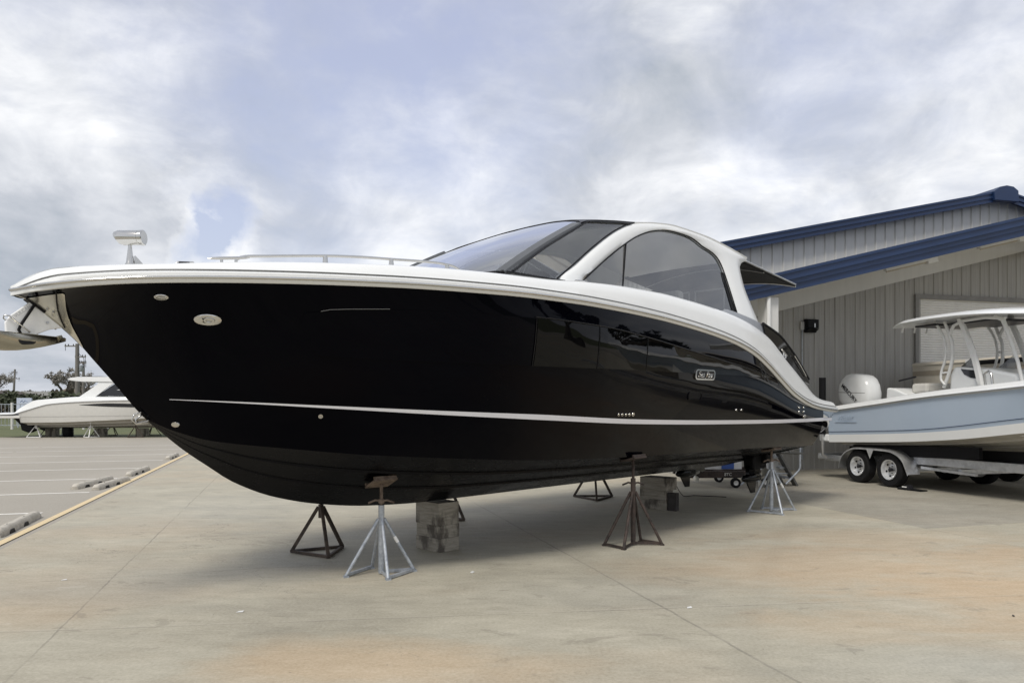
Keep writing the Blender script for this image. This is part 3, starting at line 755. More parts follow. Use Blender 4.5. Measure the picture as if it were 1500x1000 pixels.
# hull fittings
mb = MB(); H.disc(mb, 1.13, 2.365, .105, .050, .004, .012, hole=.55)
mb.build('hawse_fitting', M['steel'], yacht, smooth=40)
mb = MB(); H.disc(mb, 1.14, 2.365, .045, .028, .008, .018, hole=.6); H.disc(mb, 1.09, 2.365, .016, .024, .012, .01)
mb.build('hawse_centre', M['steel'], yacht, smooth=40)
mb = MB(); H.disc(mb, .80, 2.519, .052, .027, .004, .008, hole=.78); mb.build('bow_vent', M['steel'], yacht, smooth=40)
mb = MB()
H.disc(mb, .80, 2.519, .03, .007, .003, .008, n=12)
mb.build('bow_vent_bars', M['steel_dull'], yacht)
for (x, z, r, hole) in ((5.37,1.572,.018,.55),(5.435,1.571,.018,.55),(5.5,1.571,.018,.55),(5.565,1.57,.018,.55),(5.632,1.572,.024,.5),(7.967,1.607,.018,.5),(8.107,1.606,.018,.5),(9.93,1.63,.018,.5),(10.11,1.63,.018,.5),(9.93,1.565,.018,.5),(10.11,1.565,.018,.5),(10.17,1.49,.03,.5),(2.078,1.588,.022,.5)):
    mb = MB(); H.disc(mb, x, z, r*(1.4 if x > 7 else 1), r, .003, .012, hole=hole); mb.build('hull_drain', M['steel'], yacht, smooth=40)
mb = MB(); H.disc(mb, 1.13, 1.52, .038, .026, .004, .012); mb.build('bow_eye_plate', M['steel'], yacht, smooth=40)
mb = MB(); mb.tube([(.90, -.03, 1.62), (.845, -.03, 1.60), (.83, -.03, 1.555), (.86, -.03, 1.525), (.96, -.03, 1.55)], .007, 8); mb.tube([(.93, .03, 1.60), (.88, .03, 1.56), (.885, .03, 1.52), (.98, .03, 1.53)], .008, 8)
mb.build('bow_eye', M['steel'], yacht, smooth=60)
# recessed vent
mb = MB()
def rr(x0, z0, w, h, r, n=6):
    P = []
    for cx, cz, a0 in ((w-r, h-r, 0), (-w+r, h-r, 90), (-w+r, -h+r, 180), (w-r, -h+r, 270)):
        P += [(x0+cx+r*math.cos(R(a0+90*i/n)), z0+cz+r*math.sin(R(a0+90*i/n))) for i in range(n+1)]
    return P
def plate(mb, x0, z0, w, h, r, o0, o1, inner=None):
    P = rr(x0, z0, w, h, r)
    rows = [[H.pt(x, z, o0) for x, z in P], [H.pt(x, z, o1) for x, z in P]]
    if inner:
        Q = rr(x0, z0, w-inner, h-inner*.8, max(.005, r-inner*.8)); rows += [[H.pt(x, z, o1) for x, z in Q], [H.pt(x, z, o0) for x, z in Q]]
        mb.grid(rows, cv=True)
    else:
        rows.append([Vector(H.pt(x0+(x-x0)*.02, z0+(z-z0)*.02, o1)) for x, z in P]); mb.grid(rows, cv=True)
plate(mb, 6.85, 1.787, .16, .052, .05, .001, .012, .014); mb.build('exhaust_vent_rim', M['black_gloss'], yacht, smooth=40)
mb = MB(); plate(mb, 6.85, 1.787, .14, .04, .035, .001, .004); mb.build('exhaust_vent', M['black'], yacht)
mb = MB(); plate(mb, 7.01, 2.058, .235, .066, .05, .006, .022, .022); mb.build('name_badge', M['steel'], yacht, smooth=35)
mb = MB(); plate(mb, 7.01, 2.058, .215, .05, .034, .006, .014); mb.build('badge_face', M['dash'], yacht)
o_ = Vector(H.pt(7.01, 2.058, .016)); u_ = Vector(H.pt(7.1, 2.058, .016))-Vector(H.pt(6.9, 2.058, .016)); n_ = H.nrm(7.01, 2.058)
text('badge_lettering', 'Sea Ray', M['steel'], yacht, o_, u_, n_.cross(u_.normalized()), .112, .004, .4, .004)
# stern drives
for sg in (-1, 1):
    y0 = sg*.65
    mb = MB(); mb.box((11.0, y0, .86), (.22, .42, .42)); mb.prism([(10.75, y0-.1, 1.0), (11.12, y0-.1, .98), (11.1, y0-.1, .55), (10.62, y0-.1, .55), (10.6, y0-.1, .75)], (0, .2, 0))
    o = mb.build('stern_drive', M['black'], yacht, bev=.03)
    mb = MB(); mb.prism([(10.58, y0-.035, .62), (11.02, y0-.035, .62), (10.92, y0-.035, .36), (10.56, y0-.035, .36)], (0, .07, 0))
    mb.lathe([(.01, 10.38), (.05, 10.44), (.075, 10.55), (.08, 10.75), (.07, 10.9), (.05, 10.98)], (0, y0, .40), 'X', 16)
    mb.prism([(10.52, y0-.012, .36), (10.86, y0-.012, .36), (10.84, y0-.012, .14), (10.70, y0-.012, .14)], (0, .024, 0))
    mb.build('drive_leg', M['black_gloss'], o, smooth=35)
    mb = MB(); mb.cyl((10.98, y0, .40), (11.14, y0, .40), .06, .05)
    for k in range(3):
        a = 2*math.pi*k/3+.4; r0, r1 = .05, .2; P = []
        for q in (-.5, -.2, .2, .5):
            P.append([(11.06+q*.1*(1 if r == r0 else .8), y0+r*math.cos(a+q*w), .40+r*math.sin(a+q*w)) for r, w in ((r0, .5), (.13, 1.3), (r1, .9))])
        mb.grid(P)
    mb.build('propeller', M['steel_dull'], o, smooth=50)
mb = MB()
for sg in (-1, 1): mb.box((11.05, sg*1.15, .84), (.3, .5, .02)); mb.cyl((10.95, sg*1.15, 1.0), (11.12, sg*1.15, .86), .014)
mb.build('trim_tab', M['steel_dull'], yacht, split=True)

# ------------------------------------------------------------------ anchor
anchor = empty('anchor', (-3.81, 5.67, 0), A, label='galvanised plough anchor hanging under the bow of the black yacht', cat='anchor')
mb = MB(); SH = [(.125,2.482),(.16,2.469),(.241,2.385),(.346,2.296),(.30,2.288),(.265,2.279),(.225,2.262),(.185,2.241),(.15,2.212),(.125,2.205),(.098,2.203),(.057,2.227),(-.032,2.227),(-.037,2.315),(-.001,2.37)]
mb.prism([(x-.03, -.022, z) for x, z in SH], (0, .044, 0)); mb.build('shank', simple('bright_galvanised', (.9, .9, .88), .35, .1, var=.04), anchor, bev=.006)
mb = MB()
tip = Vector((.335, -.02, 2.222))
top = [Vector((.335, 0, 2.222)), Vector((.15, 0, 2.21)), Vector((-.03, 0, 2.215)), Vector((-.22, 0, 2.25))]
rows = []
for i in range(9):
    q = i/8; x = .335-.62*q; w = .26*q**.8*(1 if q < .8 else 1); zk = 2.222-.085*math.sin(math.pi*min(1, q*.8))-.0
    zr = 2.222+.03*q
    rows.append([(x, -w, zr-.02*q), (x, -w*.5, zk-.02), (x-.02, 0, zk+.02), (x, w*.5, zk-.02), (x, w, zr-.02*q)])
mb.grid(rows); o = mb.build('fluke', simple('anchor_steel', (.42, .40, .34), .16, 1, var=.15, vscale=5), anchor, smooth=25); sd = o.modifiers.new('s', 'SOLIDIFY'); sd.thickness = .014
mb = MB(); mb.prism([(-.04, -.15, 2.205), (.20, -.06, 2.215), (.10, -.10, 2.15), (.02, -.13, 2.14)], (0, .03, 0)); mb.box((.03, 0, 2.175), (.22, .09, .05)); mb.build('fluke_hinge', M['dash'], anchor, bev=.01)
mb = MB(); mb.tube([(.13, -.035, 2.50), (.125, -.04, 2.47), (.03, -.045, 2.30), (.015, -.045, 2.26), (.03, -.045, 2.225), (.07, -.045, 2.20)], .011, 8); mb.build('strap', M['black'], anchor, smooth=60)
mb = MB(); mb.tube([(.09, -.05, 2.245), (0, -.055, 2.315), (-.045, -.05, 2.36), (-.075, -.03, 2.365), (-.075, 0, 2.345), (-.04, 0, 2.31), (.03, -.02, 2.25)], .006, 8); mb.build('shackle', M['steel'], anchor, smooth=60)
for x, z in ((.21, 2.33), (.08, 2.235)):
    mb = MB(); mb.lathe([(.011, -.034), (.011, -.024), (.011, .03)], (x, 0, z), 'Y', 10); mb.build('bolt', M['steel_dull'], anchor)
for i in range(1):
    text('shank_lettering', 'VULCAN', M['steel_dull'], anchor, (.045, -.026, 2.405), (1, 0, .86), (-.86, 0, 1), .035, .001)

# ------------------------------------------------------------------ jack stands
def pad_on(mb, c, tilt, w=.22, az=0):
    Mx = Matrix.Rotation(az, 3, 'Z') @ Matrix.Rotation(tilt, 3, 'X')
    c = Vector(c)
    mb.box(c, (w*1.15, w, .018), M=Mx)
    for s in (-1, 1): mb.box(c+Mx @ Vector((0, s*w*.42, .02)), (w*1.15, .018, .035), M=Mx)
def stand4(loc, rz, mat, padmat, r, apex, tube_top, pad, feet=None, tilt=0, azp=0, label='', pairs=((0, 3), (1, 2)), sticker=False, handle=.0, group='jack stands under the black yacht', pw=.22):
    e = empty('jack_stand', (loc[0], loc[1], .0), rz, label=label, cat='jack stand', group=group)
    mb = MB(); mb.tube([(0, 0, .012), (0, 0, tube_top)], .030, 12)
    mb.build('centre_tube', mat, e, smooth=50)
    F = feet or [(r*math.cos(R(a)), r*math.sin(R(a))) for a in (15, 105, 195, 285)]
    for x, y in F:
        mb = MB(); mb.tube([(x, y, .014), (x*.08, y*.08, apex)], .0175, 10); mb.box((x, y, .008), (.05, .05, .016), rz=math.atan2(y, x)); mb.build('leg', mat, e, smooth=50)
    mb = MB()
    for a, b in pairs: mb.bar((*F[a], .022), (*F[b], .022), .026)
    for a in (0, 1): mb.bar((*F[a], .024), (0, 0, .026), .012, .03)
    mb.build('base_bar', mat, e)
    mb = MB(); mb.tube([(0, 0, tube_top-.02), (0, 0, pad-.01)], .016, 10)
    n = int((pad-tube_top)/.014)
    for i in range(n): mb.lathe([(.0165, -.003), (.0195, 0), (.0165, .003)], (0, 0, tube_top+.012+i*.014), 'Z', 10)
    mb.build('screw', padmat, e, smooth=40)
    mb = MB(); hz = tube_top+.02+handle
    mb.tube([(-.13, .0, hz-.02), (-.06, 0, hz+.01), (0, 0, hz), (.06, 0, hz+.01), (.13, 0, hz-.015)], .011, 8); mb.lathe([(.03, -.02), (.033, 0), (.03, .02)], (0, 0, hz), 'Z', 8)
    mb.build('handle', padmat, e, smooth=50)
    mb = MB(); pad_on(mb, (0, 0, pad), tilt, pw, azp); mb.build('pad', padmat, e)
    if sticker:
        x, y = F[0]; mb = MB(); f = .55
        mb.tube([(x*(1-f*.92), y*(1-f*.92), .014+(apex-.014)*f), (x*(1-(f+.11)*.92), y*(1-(f+.11)*.92), .014+(apex-.014)*(f+.11))], .0185, 10); mb.build('sticker', M['white_plastic'], e, smooth=50)
    return e
def stand3(loc, rz, mat, r, apex, pad, label, group='jack stands under the black yacht', tilt=0, azp=0):
    e = empty('jack_stand', (loc[0], loc[1], 0), rz, label=label, cat='jack stand', group=group)
    F = [(r*math.cos(R(a)), r*math.sin(R(a))) for a in (0, 120, 240)]
    for x, y in F:
        mb = MB(); mb.bar((x, y, .012), (x*.09, y*.09, apex), .034); mb.build('leg', mat, e)
    mb = MB()
    for i in range(3): mb.bar((*F[i], .018), (*F[(i+1) % 3], .018), .032)
    mb.build('base_frame', mat, e)
    mb = MB(); mb.tube([(0, 0, apex-.12), (0, 0, apex+.03)], .03, 12); mb.build('collar', mat, e, smooth=50)
    mb = MB(); mb.tube([(0, 0, apex), (0, 0, pad)], .016, 10); mb.build('screw', mat, e, smooth=50)
    mb = MB(); pad_on(mb, (0, 0, pad), tilt, .2, azp); mb.build('pad', mat, e)
    return e
GA = 'jack stands under the black yacht'
stand4((-1.30, 7.36), 0, M['galv'], M['rust_pad'], .3, .55, .685, .905, [(.31, .12), (.11, -.25), (-.32, -.14), (-.14, .24)], tilt=R(-24), azp=A-.1, pairs=((0, 1), (2, 3)), sticker=True, handle=.02,
       label='galvanised jack stand under the front of the black hull, nearest to the camera')
stand4((1.45, 8.85), 0, M['rust'], M['rust'], .35, .64, .80, 1.03, [(.345, .0), (-.155, -.28), (-.35, -.03), (.13, .22)], tilt=R(-14), azp=A, handle=-.08, sticker=False,
       label='rusty brown jack stand under the middle of the black hull, in full view')
stand4((4.07, 11.6), 0, M['galv'], M['rust_pad'], .37, .66, .78, .965, [(.41, .13), (.03, -.38), (-.37, -.02), (-.05, .28)], tilt=R(-12), azp=A, sticker=True,
       label='galvanised jack stand under the stern corner of the black yacht')
stand3((-2.17, 8.40), R(-62), M['rust_dark'], .34, .52, .93, 'dark steel tripod stand with triangular base, left of the near galvanised stand')
stand3((-.98, 10.75), R(-15), M['rust_dark'], .30, .62, 1.0, 'dark brown tripod stand half hidden behind the square timber stack')
stand3((1.47, 13.22), R(-90), M['rust_dark'], .40, .60, .98, 'dark tripod stand on the far side of the hull, seen under the keel')

# ------------------------------------------------------------------ timber blocks
def block(c, size, rz, mat, label, bev=.003, name='timber_block', group='timber blocks under the keel'):
    mb = MB(); mb.box((0, 0, size[2]/2), size)
    o = mb.build(name, mat, bev=bev); o.location = c; o.rotation_euler.z = rz
    return tag(o, label, 'timber block', group)
bx, by = -.872, 8.66
block((bx, by, 0), (.30, .43, .152), A, M['timber'], 'pale weathered timber block on the concrete, bottom of the front keel stack')
block((bx+.004, by+.006, .153), (.295, .42, .146), A+.02, M['timber'], 'dark stained timber block in the middle of the front keel stack')
block((bx-.004, by, .30), (.30, .425, .258), A-.015, M['timber'], 'tall grey timber block touching the keel, top of the front stack')
block((2.33, 11.95, 0), (.22, .5, .16), A, M['timber'], 'brown timber on the concrete, bottom of the rear keel stack')
block((2.33, 11.95, .161), (.22, .48, .15), A+.03, M['timber'], 'brown timber in the middle of the rear keel stack')
block((2.36, 11.93, .312), (.30, .50, .2), A, M['timber'], 'widest grey timber lying across the top of the rear keel stack')
block((2.55, 11.70, 0), (.10, .15, .28), A+.1, M['timber_dark'], 'small black block standing upright beside the rear keel stack')

# ------------------------------------------------------------------ things behind the stern
cart = empty('equipment_cart', (4.35, 14.95, 0), R(2), label='low brown steel cart with blue and white side panel under the yacht stern', cat='cart')
mb = MB(); mb.box((0, 0, .26), (1.75, .10, .14)); mb.box((0, .9, .26), (1.75, .10, .14)); 
for x in (-.8, 0, .8): mb.box((x, .45, .26), (.08, .82, .1))
mb.build('chassis', M['rust'], cart, bev=.008)
mb = MB(); mb.box((-.08, .3, .42), (.95, .05, .17)); mb.build('side_panel', M['white_plastic'], cart, bev=.006)
mb = MB(); mb.box((.10, .27, .42), (.26, .01, .155)); mb.build('blue_panel', simple('blue_sticker', (.03, .10, .38), .4), cart)
text('marking', '8TC', M['paint_white'], cart, (.0, -.053, .262), (1, 0, 0), (0, 0, 1), .085, .002)
for x, y in ((.13, -.12), (.75, -.02), (.13, .95), (.75, .95)):
    mb = MB(); mb.lathe([(.04, -.03), (.085, -.04), (.10, -.03), (.10, .03), (.085, .04), (.04, .03)], (x, y, .10), 'Y', 20); w = mb.build('wheel', M['tyre'], cart, smooth=40)
    mb = MB(); mb.lathe([(.01, -.034), (.05, -.036), (.05, .036), (.01, .034)], (x, y, .10), 'Y', 16); mb.build('hub', M['steel_dull'], w, smooth=40)
    mb = MB(); mb.bar((x, y, .10), (x, max(y, .0), .22), .03); mb.build('caster_fork', M['steel_dull'], w)
mb = MB(); mb.tube([(.22, -.16, .06), (.42, -.12, .22), (.5, 0, .28)], .016, 8); mb.build('strut', M['galv'], cart, smooth=50)
steps = empty('boarding_steps', (5.55, 15.2, 0), R(8), label='grey steel boarding steps with tube handrail beyond the stern of the black yacht', cat='steps')
for y in (0, .6):
    mb = MB(); mb.bar((.30, y, .0), (-.28, y, 1.0), .04, .17, up=(0, 1, 0)); mb.build('stringer', simple('grey_painted_steel', (.1, .1, .095), .6), steps, bev=.004)
for i in range(4):
    q = (i+.7)/4.6; mb = MB(); mb.box((.30-.58*q-.03, .3, 1.0*q), (.2, .56, .03)); mb.build('tread', M['galv'], steps)
mb = MB(); mb.tube([(.02, -.12, .05), (.30, -.12, .32), (.33, -.12, .38), (.33, -.12, .9), (.1, -.12, 1.1)], .022, 10); mb.build('handrail', M['galv'], steps, smooth=50)
mb = MB(); mb.tube([(-.25, 0, .02), (-.27, 0, 1.0)], .02, 8); mb.tube([(-.25, .6, .02), (-.27, .6, 1.0)], .02, 8); mb.tube([(-.25, 0, .25), (.15, 0, .25)], .015, 8); mb.build('support_post', M['galv'], steps, smooth=50)
mb = MB(); P = []
for i in range(30):
    q = i/29; P.append((2.9+.9*q+.1*math.sin(7*q), 13.3+.25*math.sin(3*q), .008+.35*max(0, 1-q*6)**2))
mb.tube(P, .006, 6); tag(mb.build('cable', M['black'], smooth=60), 'thin black cable trailing on the concrete under the far stern drive', 'cable')

# ------------------------------------------------------------------ warehouse building
B0 = Vector((7.89, 18.98, 0)); BA = math.atan2(.24, .97)
bld = empty('warehouse', B0, BA, label='long beige ribbed metal warehouse with blue roof trim and projecting porch gable', cat='building')
# local: x = along the front (s), y = into the building, -y toward camera
PK, EV, EV2 = 5.49, -4.2, 15.18
def zm(s): return 5.68+.218*((s if s < PK else 2*PK-s)+2.63)      # top of main gable
PP, PL, PR = 10.2, -4.7, 25.
def zp(s): return 3.783+.2447*((s if s < PP else 2*PP-s)+3.877)     # underside of porch fascia
DX0, DX1, DZ = 2.98, 7.3, 4.47
mb = MB(); D = 24
# front wall pieces as prisms with the door opening left out: upper gable sheet and lower sheet under the porch
def wallpoly(mb, P, y=0, th=.12): mb.prism([(x, y, z) for x, z in P], (0, th, 0))
def zj(s): return min(zm(s)-.2, zp(s)+.2)
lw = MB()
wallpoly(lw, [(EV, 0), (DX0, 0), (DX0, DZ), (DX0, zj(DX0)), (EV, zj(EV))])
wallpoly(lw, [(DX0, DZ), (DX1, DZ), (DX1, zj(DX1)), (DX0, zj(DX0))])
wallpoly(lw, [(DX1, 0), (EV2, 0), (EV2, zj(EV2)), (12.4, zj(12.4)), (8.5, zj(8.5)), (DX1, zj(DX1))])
us = [EV+.0+(EV2-EV)*i/60 for i in range(61)]+[PK]; us.sort()
for a, b in zip(us, us[1:]): mb.prism([(a, 0, zj(a)), (b, 0, zj(b)), (b, 0, zm(b)-.12), (a, 0, zm(a)-.12)], (0, .12, 0))
mb.box((EV+.06, D/2, zm(EV)/2-.06), (.12, D-.24, zm(EV)-.14)); mb.box((EV2-.06, D/2, zm(EV2)/2-.06), (.12, D-.24, zm(EV2)-.14))
mb.prism([(EV, D, 0), (EV2, D, 0), (EV2, D, zm(EV2)-.12), (PK, D, zm(PK)-.12), (EV, D, zm(EV)-.12)], (0, -.12, 0))
def rib(m_, s, z0, z1, dd=.022):
    m_.add([(s-.034, 0, z0), (s-.016, -dd, z0), (s+.016, -dd, z0), (s+.034, 0, z0), (s-.034, 0, z1), (s-.016, -dd, z1), (s+.016, -dd, z1), (s+.034, 0, z1)], [(0,1,5,4), (1,2,6,5), (2,3,7,6)])
s = EV+.1
while s < EV2-.05:
    a = DZ+.06 if DX0-.06 < s < DX1+.06 else .0
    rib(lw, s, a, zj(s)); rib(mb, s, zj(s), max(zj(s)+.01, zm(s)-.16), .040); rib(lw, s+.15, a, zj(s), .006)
    s += .305
lw.build('lower_wall', M['clad_shaded'], bld)
y = .4
while y < D-.2:
    z1 = zm(EV)-.2; mb.add([(EV, y-.034, 0), (EV-.034, y-.016, 0), (EV-.034, y+.016, 0), (EV, y+.034, 0), (EV, y-.034, z1), (EV-.034, y-.016, z1), (EV-.034, y+.016, z1), (EV, y+.034, z1)], [(0,1,5,4), (1,2,6,5), (2,3,7,6)])
    y += .305
mb.build('wall', M['clad'], bld)
# main roof sheets
mb = MB()
for a, b in ((EV-.3, PK), (PK, EV2+.3)):
    mb.prism([(a, -.28, zm(a)-.10), (b, -.28, zm(b)-.10), (b, -.28, zm(b)-.02), (a, -.28, zm(a)-.02)], (0, D+.56, 0))
rf = mb.build('roof', M['blue_roof'], bld)
# main gable fascia with stepped profile
mb = MB()
for a, b in ((EV-.32, PK-.25), (PK+.25, EV2+.32)):
    for y0, y1, z0, z1 in ((-.36, -.29, -.05, .0), (-.335, -.287, -.12, -.05), (-.35, -.29, -.165, -.12), (-.32, -.285, -.27, -.165)):
        mb.prism([(a, y0, zm(a)+z0), (b, y0, zm(b)+z0), (b, y0, zm(b)+z1), (a, y0, zm(a)+z1)], (0, y1-y0, 0))
mb.prism([(EV-.3, -.285, zm(EV-.3)-.23), (PK, -.285, zm(PK)-.23), (PK, -.285, zm(PK)-.2), (EV-.3, -.285, zm(EV-.3)-.2)], (0, .28, 0))
mb.build('roof_fascia', M['blue_trim'], bld)
mb = MB(); k = PK
mb.prism([(k-.40, -.42, zm(k-.4)-.23), (k+.40, -.42, zm(k-.4)-.23), (k+.38, -.42, zm(k)-.02), (k+.22, -.42, zm(k)+.08), (k+.0, -.42, zm(k)+.10), (k-.22, -.42, zm(k)+.05), (k-.42, -.42, zm(k-.42)+.01)], (0, .2, 0))
mb.prism([(k-.3, -.22, zm(k)-.05), (k+.3, -.22, zm(k)-.05), (k+.18, -.22, zm(k)+.06), (k-.18, -.22, zm(k)+.06)], (0, D+.4, 0))
mb.build('ridge_cap', M['blue_trim'], bld, bev=.01)
# porch roof
PD = 3.1; TH = .44
mb = MB()
for a, b in ((PL, PP), (PP, PR)):
    mb.prism([(a, -PD+.06, zp(a)+TH-.08), (b, -PD+.06, zp(b)+TH-.08), (b, -PD+.06, zp(b)+TH-.01), (a, -PD+.06, zp(a)+TH-.01)], (0, PD-.1, 0))
mb.build('porch_roof', M['blue_roof'], bld)
mb = MB()
for a, b in ((PL-.06, PP), (PP, PR+.06)):
    for y0, y1, z0, z1 in ((-.06, .05, TH-.06, TH), (-.03, .05, TH-.14, TH-.06), (-.055, .05, TH-.2, TH-.14), (-.01, .06, TH-.3, TH-.2), (.03, .09, .0, TH-.3)):
        mb.prism([(a, -PD+y0, zp(a)+z0), (b, -PD+y0, zp(b)+z0), (b, -PD+y0, zp(b)+z1), (a, -PD+y0, zp(a)+z1)], (0, y1-y0, 0))
mb.build('porch_fascia', M['blue_trim'], bld)
mb = MB()
for a, b in ((PL, PP), (PP, PR)):
    mb.prism([(a, -PD+.095, zp(a)+.02), (b, -PD+.095, zp(b)+.02), (b, -PD+.095, zp(b)+.05), (a, -PD+.095, zp(a)+.05)], (0, PD-.14, 0))
    mb.prism([(a, -.09, zp(a)-.42), (b, -.09, zp(b)-.42), (b, -.09, zp(b)+.018), (a, -.09, zp(a)+.018)], (0, .05, 0))
mb.build('soffit', M['trim_white'], bld)
mb = MB()
for s_, dz in ((-3.3, 0), ):
    mb.box((s_, -PD+.3, zp(s_)/2), (.31, .28, zp(s_)-.06)); 
mb.build('porch_post', M['trim_white'], bld, bev=.01)
mb = MB(); mb.box((16.5, -PD+.3, zp(16.5)/2), (.34, .28, zp(16.5)-.06)); mb.build('porch_post', M['trim_white'], bld, bev=.01)
mb = MB(); mb.tube([(-3.42, -PD+.10, 0), (-3.42, -PD+.10, zp(-3.42)-.02)], .045, 10); mb.build('downpipe', M['white_plastic'], bld, smooth=50)
# brace under the porch at the right
mb = MB(); mb.bar((5.6, -1.7, zp(5.6)-.25), (6.6, -.14, zp(6.6)-.5), .08, .16); mb.bar((6.3, -.9, zp(6.3)-.12), (8.4, -.9, zp(8.4)-.12), .1, .16); mb.build('porch_brace', M['trim_white'], bld)
# roller door
mb = MB(); n = 66; rows = []
z = .02
prof = []
while z < DZ-.02:
    prof += [(.056, z), (.036, z+.012), (.030, z+.033), (.036, z+.054)]; z += .066
mb.grid([[(DX0, y, z) for y, z in prof], [(DX1, y, z) for y, z in prof]])
dr = mb.build('roller_door', M['door_clad'], bld)
mb = MB(); mb.box((DX0-.05, -.045, DZ/2), (.1, .05, DZ)); mb.box((DX1+.05, -.045, DZ/2), (.1, .05, DZ)); mb.box(((DX0+DX1)/2, -.045, DZ+.06), (DX1-DX0+.2, .05, .12)); mb.build('door_frame', simple('dark_frame_trim', (.2, .195, .185), .5), dr)
# soffit lamps
for s_ in (1.55, 4.35):
    L = empty('soffit_lamp', B0+Matrix.Rotation(BA, 3, 'Z') @ Vector((s_, -1.2, zp(s_))), BA,
        label='tube light fixture under the porch soffit, '+('nearer the white corner post' if s_ < 2 else 'above the roller door'), cat='light', group='tube lights under the porch soffit')
    ry = Matrix.Rotation(-math.atan(.245), 3, 'Y')
    mb = MB(); mb.box((0, 0, -.03), (1.25, .12, .06), M=ry); mb.build('fixture_body', M['trim_white'], L, bev=.006)
    mb = MB(); mb.box((.75, 0, .12), (.3, .14, .12), M=ry); mb.build('battery_box', M['white_plastic'], L, bev=.008)
    mb = MB(); mb.cyl(ry @ Vector((-.6, 0, -.075)), ry @ Vector((.6, 0, -.075)), .018); mb.build('tube', M['tan_uph'], L, smooth=50)
# black wall lamp
wl = empty('wall_lamp', B0+Matrix.Rotation(BA, 3, 'Z') @ Vector((-.33, -.04, 3.66)), BA, label='square black wall-pack lamp on the ribbed warehouse wall', cat='light')
mb = MB(); mb.prism([(-.16, 0, -.17), (.16, 0, -.17), (.16, 0, .17), (-.16, 0, .17)], (0, -.08, 0)); mb.prism([(-.15, -.08, -.15), (.15, -.08, -.15), (.14, -.2, -.10), (-.14, -.2, -.10)], (0, 0, .02)); mb.box((0, -.13, .04), (.3, .11, .22)); mb.build('housing', M['black'], wl, bev=.01)
mb = MB(); mb.box((.03, -.19, .0), (.03, .012, .1)); mb.build('bracket', M['steel_dull'], wl)
mb = MB(); mb.box((-.2, 0, 0), (.1, .05, .2)); mb.build('junction_box', M['clad'], wl)
mb = MB(); mb.tube([(-.2, .005, -.1), (-.2, .005, -3.4)], .016, 8); mb.build('conduit', M['galv'], wl, smooth=50)

# ------------------------------------------------------------------ blue centre-console boat and its trailer
HD = math.atan2(-.968, .25); L2 = 8.6
b2o = (8.40, 16.85, 0)
bb = empty('centre_console_boat', b2o, HD, label='light blue centre console fishing boat with white T-top on a trailer', cat='boat')
H2 = Hull([(-.02,0),(.02,.14),(.15,.38),(.5,.72),(1,1.0),(2,1.26),(3.5,1.4),(8.6,1.4)],
          [(-.02,2.33),(1.1,2.2),(2.6,2.05),(4.3,1.91),(5.8,1.79),(7.2,1.64),(8.6,1.49)],
          [(.9,0),(1.2,.3),(1.8,.7),(3,1.1),(4.5,1.3),(8.6,1.36)],
          [(.9,1.66),(1.4,1.58),(2.5,1.4),(3.9,1.22),(5.2,1.05),(6.5,.94),(8.6,.83)],
          [(-.02,2.325),(.2,2.2),(.55,1.95),(.9,1.66),(1.2,1.42),(1.8,1.12),(2.6,.95),(4,.84),(8.6,.70)], -.02, L2, lambda x, y, z: (L2-x, y, z), g0=-.6, g1=.25, gx=5)
H2.topsides('hull', M['blue_hull'], bb, nv=12, x1=L2, n=60)
H2.bottom('hull_bottom', M['hull_grey'], bb, x1=L2+.0, rails=((.4, .03), (.75, .03)))
H2.strip('chine_band', M['white_gel'], bb, 1.0, L2, lambda x: H2.zc(x)+.0, lambda x: H2.zc(x)+.165*min(1, (x-.9)/1.5), off=.006)
KN = lambda x: pc([(1.0,1.85),(2.2,1.66),(3.84,1.46),(6.1,1.19),(8.5,1.06)], x)
H2.strip('hull_knuckle', M['blue_trim'], bb, 1.3, L2, lambda x: KN(x)-.006, lambda x: KN(x)+.006, off=.008)
mb = MB(); rows = []
for x in [-.02+(L2+.02)*(i/60)**1.5 for i in range(61)]:
    b, z = H2.bs(x), H2.zs(x); k = min(1, b/.4)
    P = [(b, z-.01), (b+.03*k, z), (b+.03*k, z+.03), (b-.005, z+.05), (b-.03*k, z+.115), (b-.06*k, z+.125), (max(0, b-.24), z+.125), (max(0, b-.26), z+.1)]
    P += [(max(0, b-.27), max(1.15, 1.15) if x > 2.2 else z+.08), (0, 1.15 if x > 2.2 else z+.12)]
    rows.append([(L2-x, -y, zz) for y, zz in P]+[(L2-x, y, zz) for y, zz in reversed(P)])
mb.grid(rows); mb.add(rows[-1], [tuple(range(len(rows[-1])))]); mb.build('deck', M['white_gel'], bb, smooth=35)
mb = MB()
for sg in (-1, 1): mb.tube([(L2-x, sg*(H2.bs(x)+.03), H2.zs(x)+.012) for x in [-.02+(L2+.02)*(i/50)**1.4 for i in range(51)]], .014, 8)
mb.build('rub_rail', M['steel_dull'], bb, smooth=50, split=True)
mb = MB(); mb.box((-.16, -1.1, .92), (.34, .55, .16)); mb.box((-.16, 1.1, .92), (.34, .55, .16)); mb.build('stern_step', M['white_gel'], bb, bev=.03, split=True)
# lettering on the blue side (small script near the stern, dotted line forward)
p0 = Vector(H2.pt(L2-.55, 1.38, .01)); 
text('stern_lettering', 'Whaler', M['blue_text'], bb, p0, (1, 0, 0.06), (0, 0, 1), .17, .002, .4)
mb = MB(); a_, b_ = H2.pt(L2-.25, 1.285, .01), H2.pt(L2-.9, 1.30, .01); mb.bar(a_, b_, .012, .006); mb.build('lettering_underline', M['blue_text'], bb)
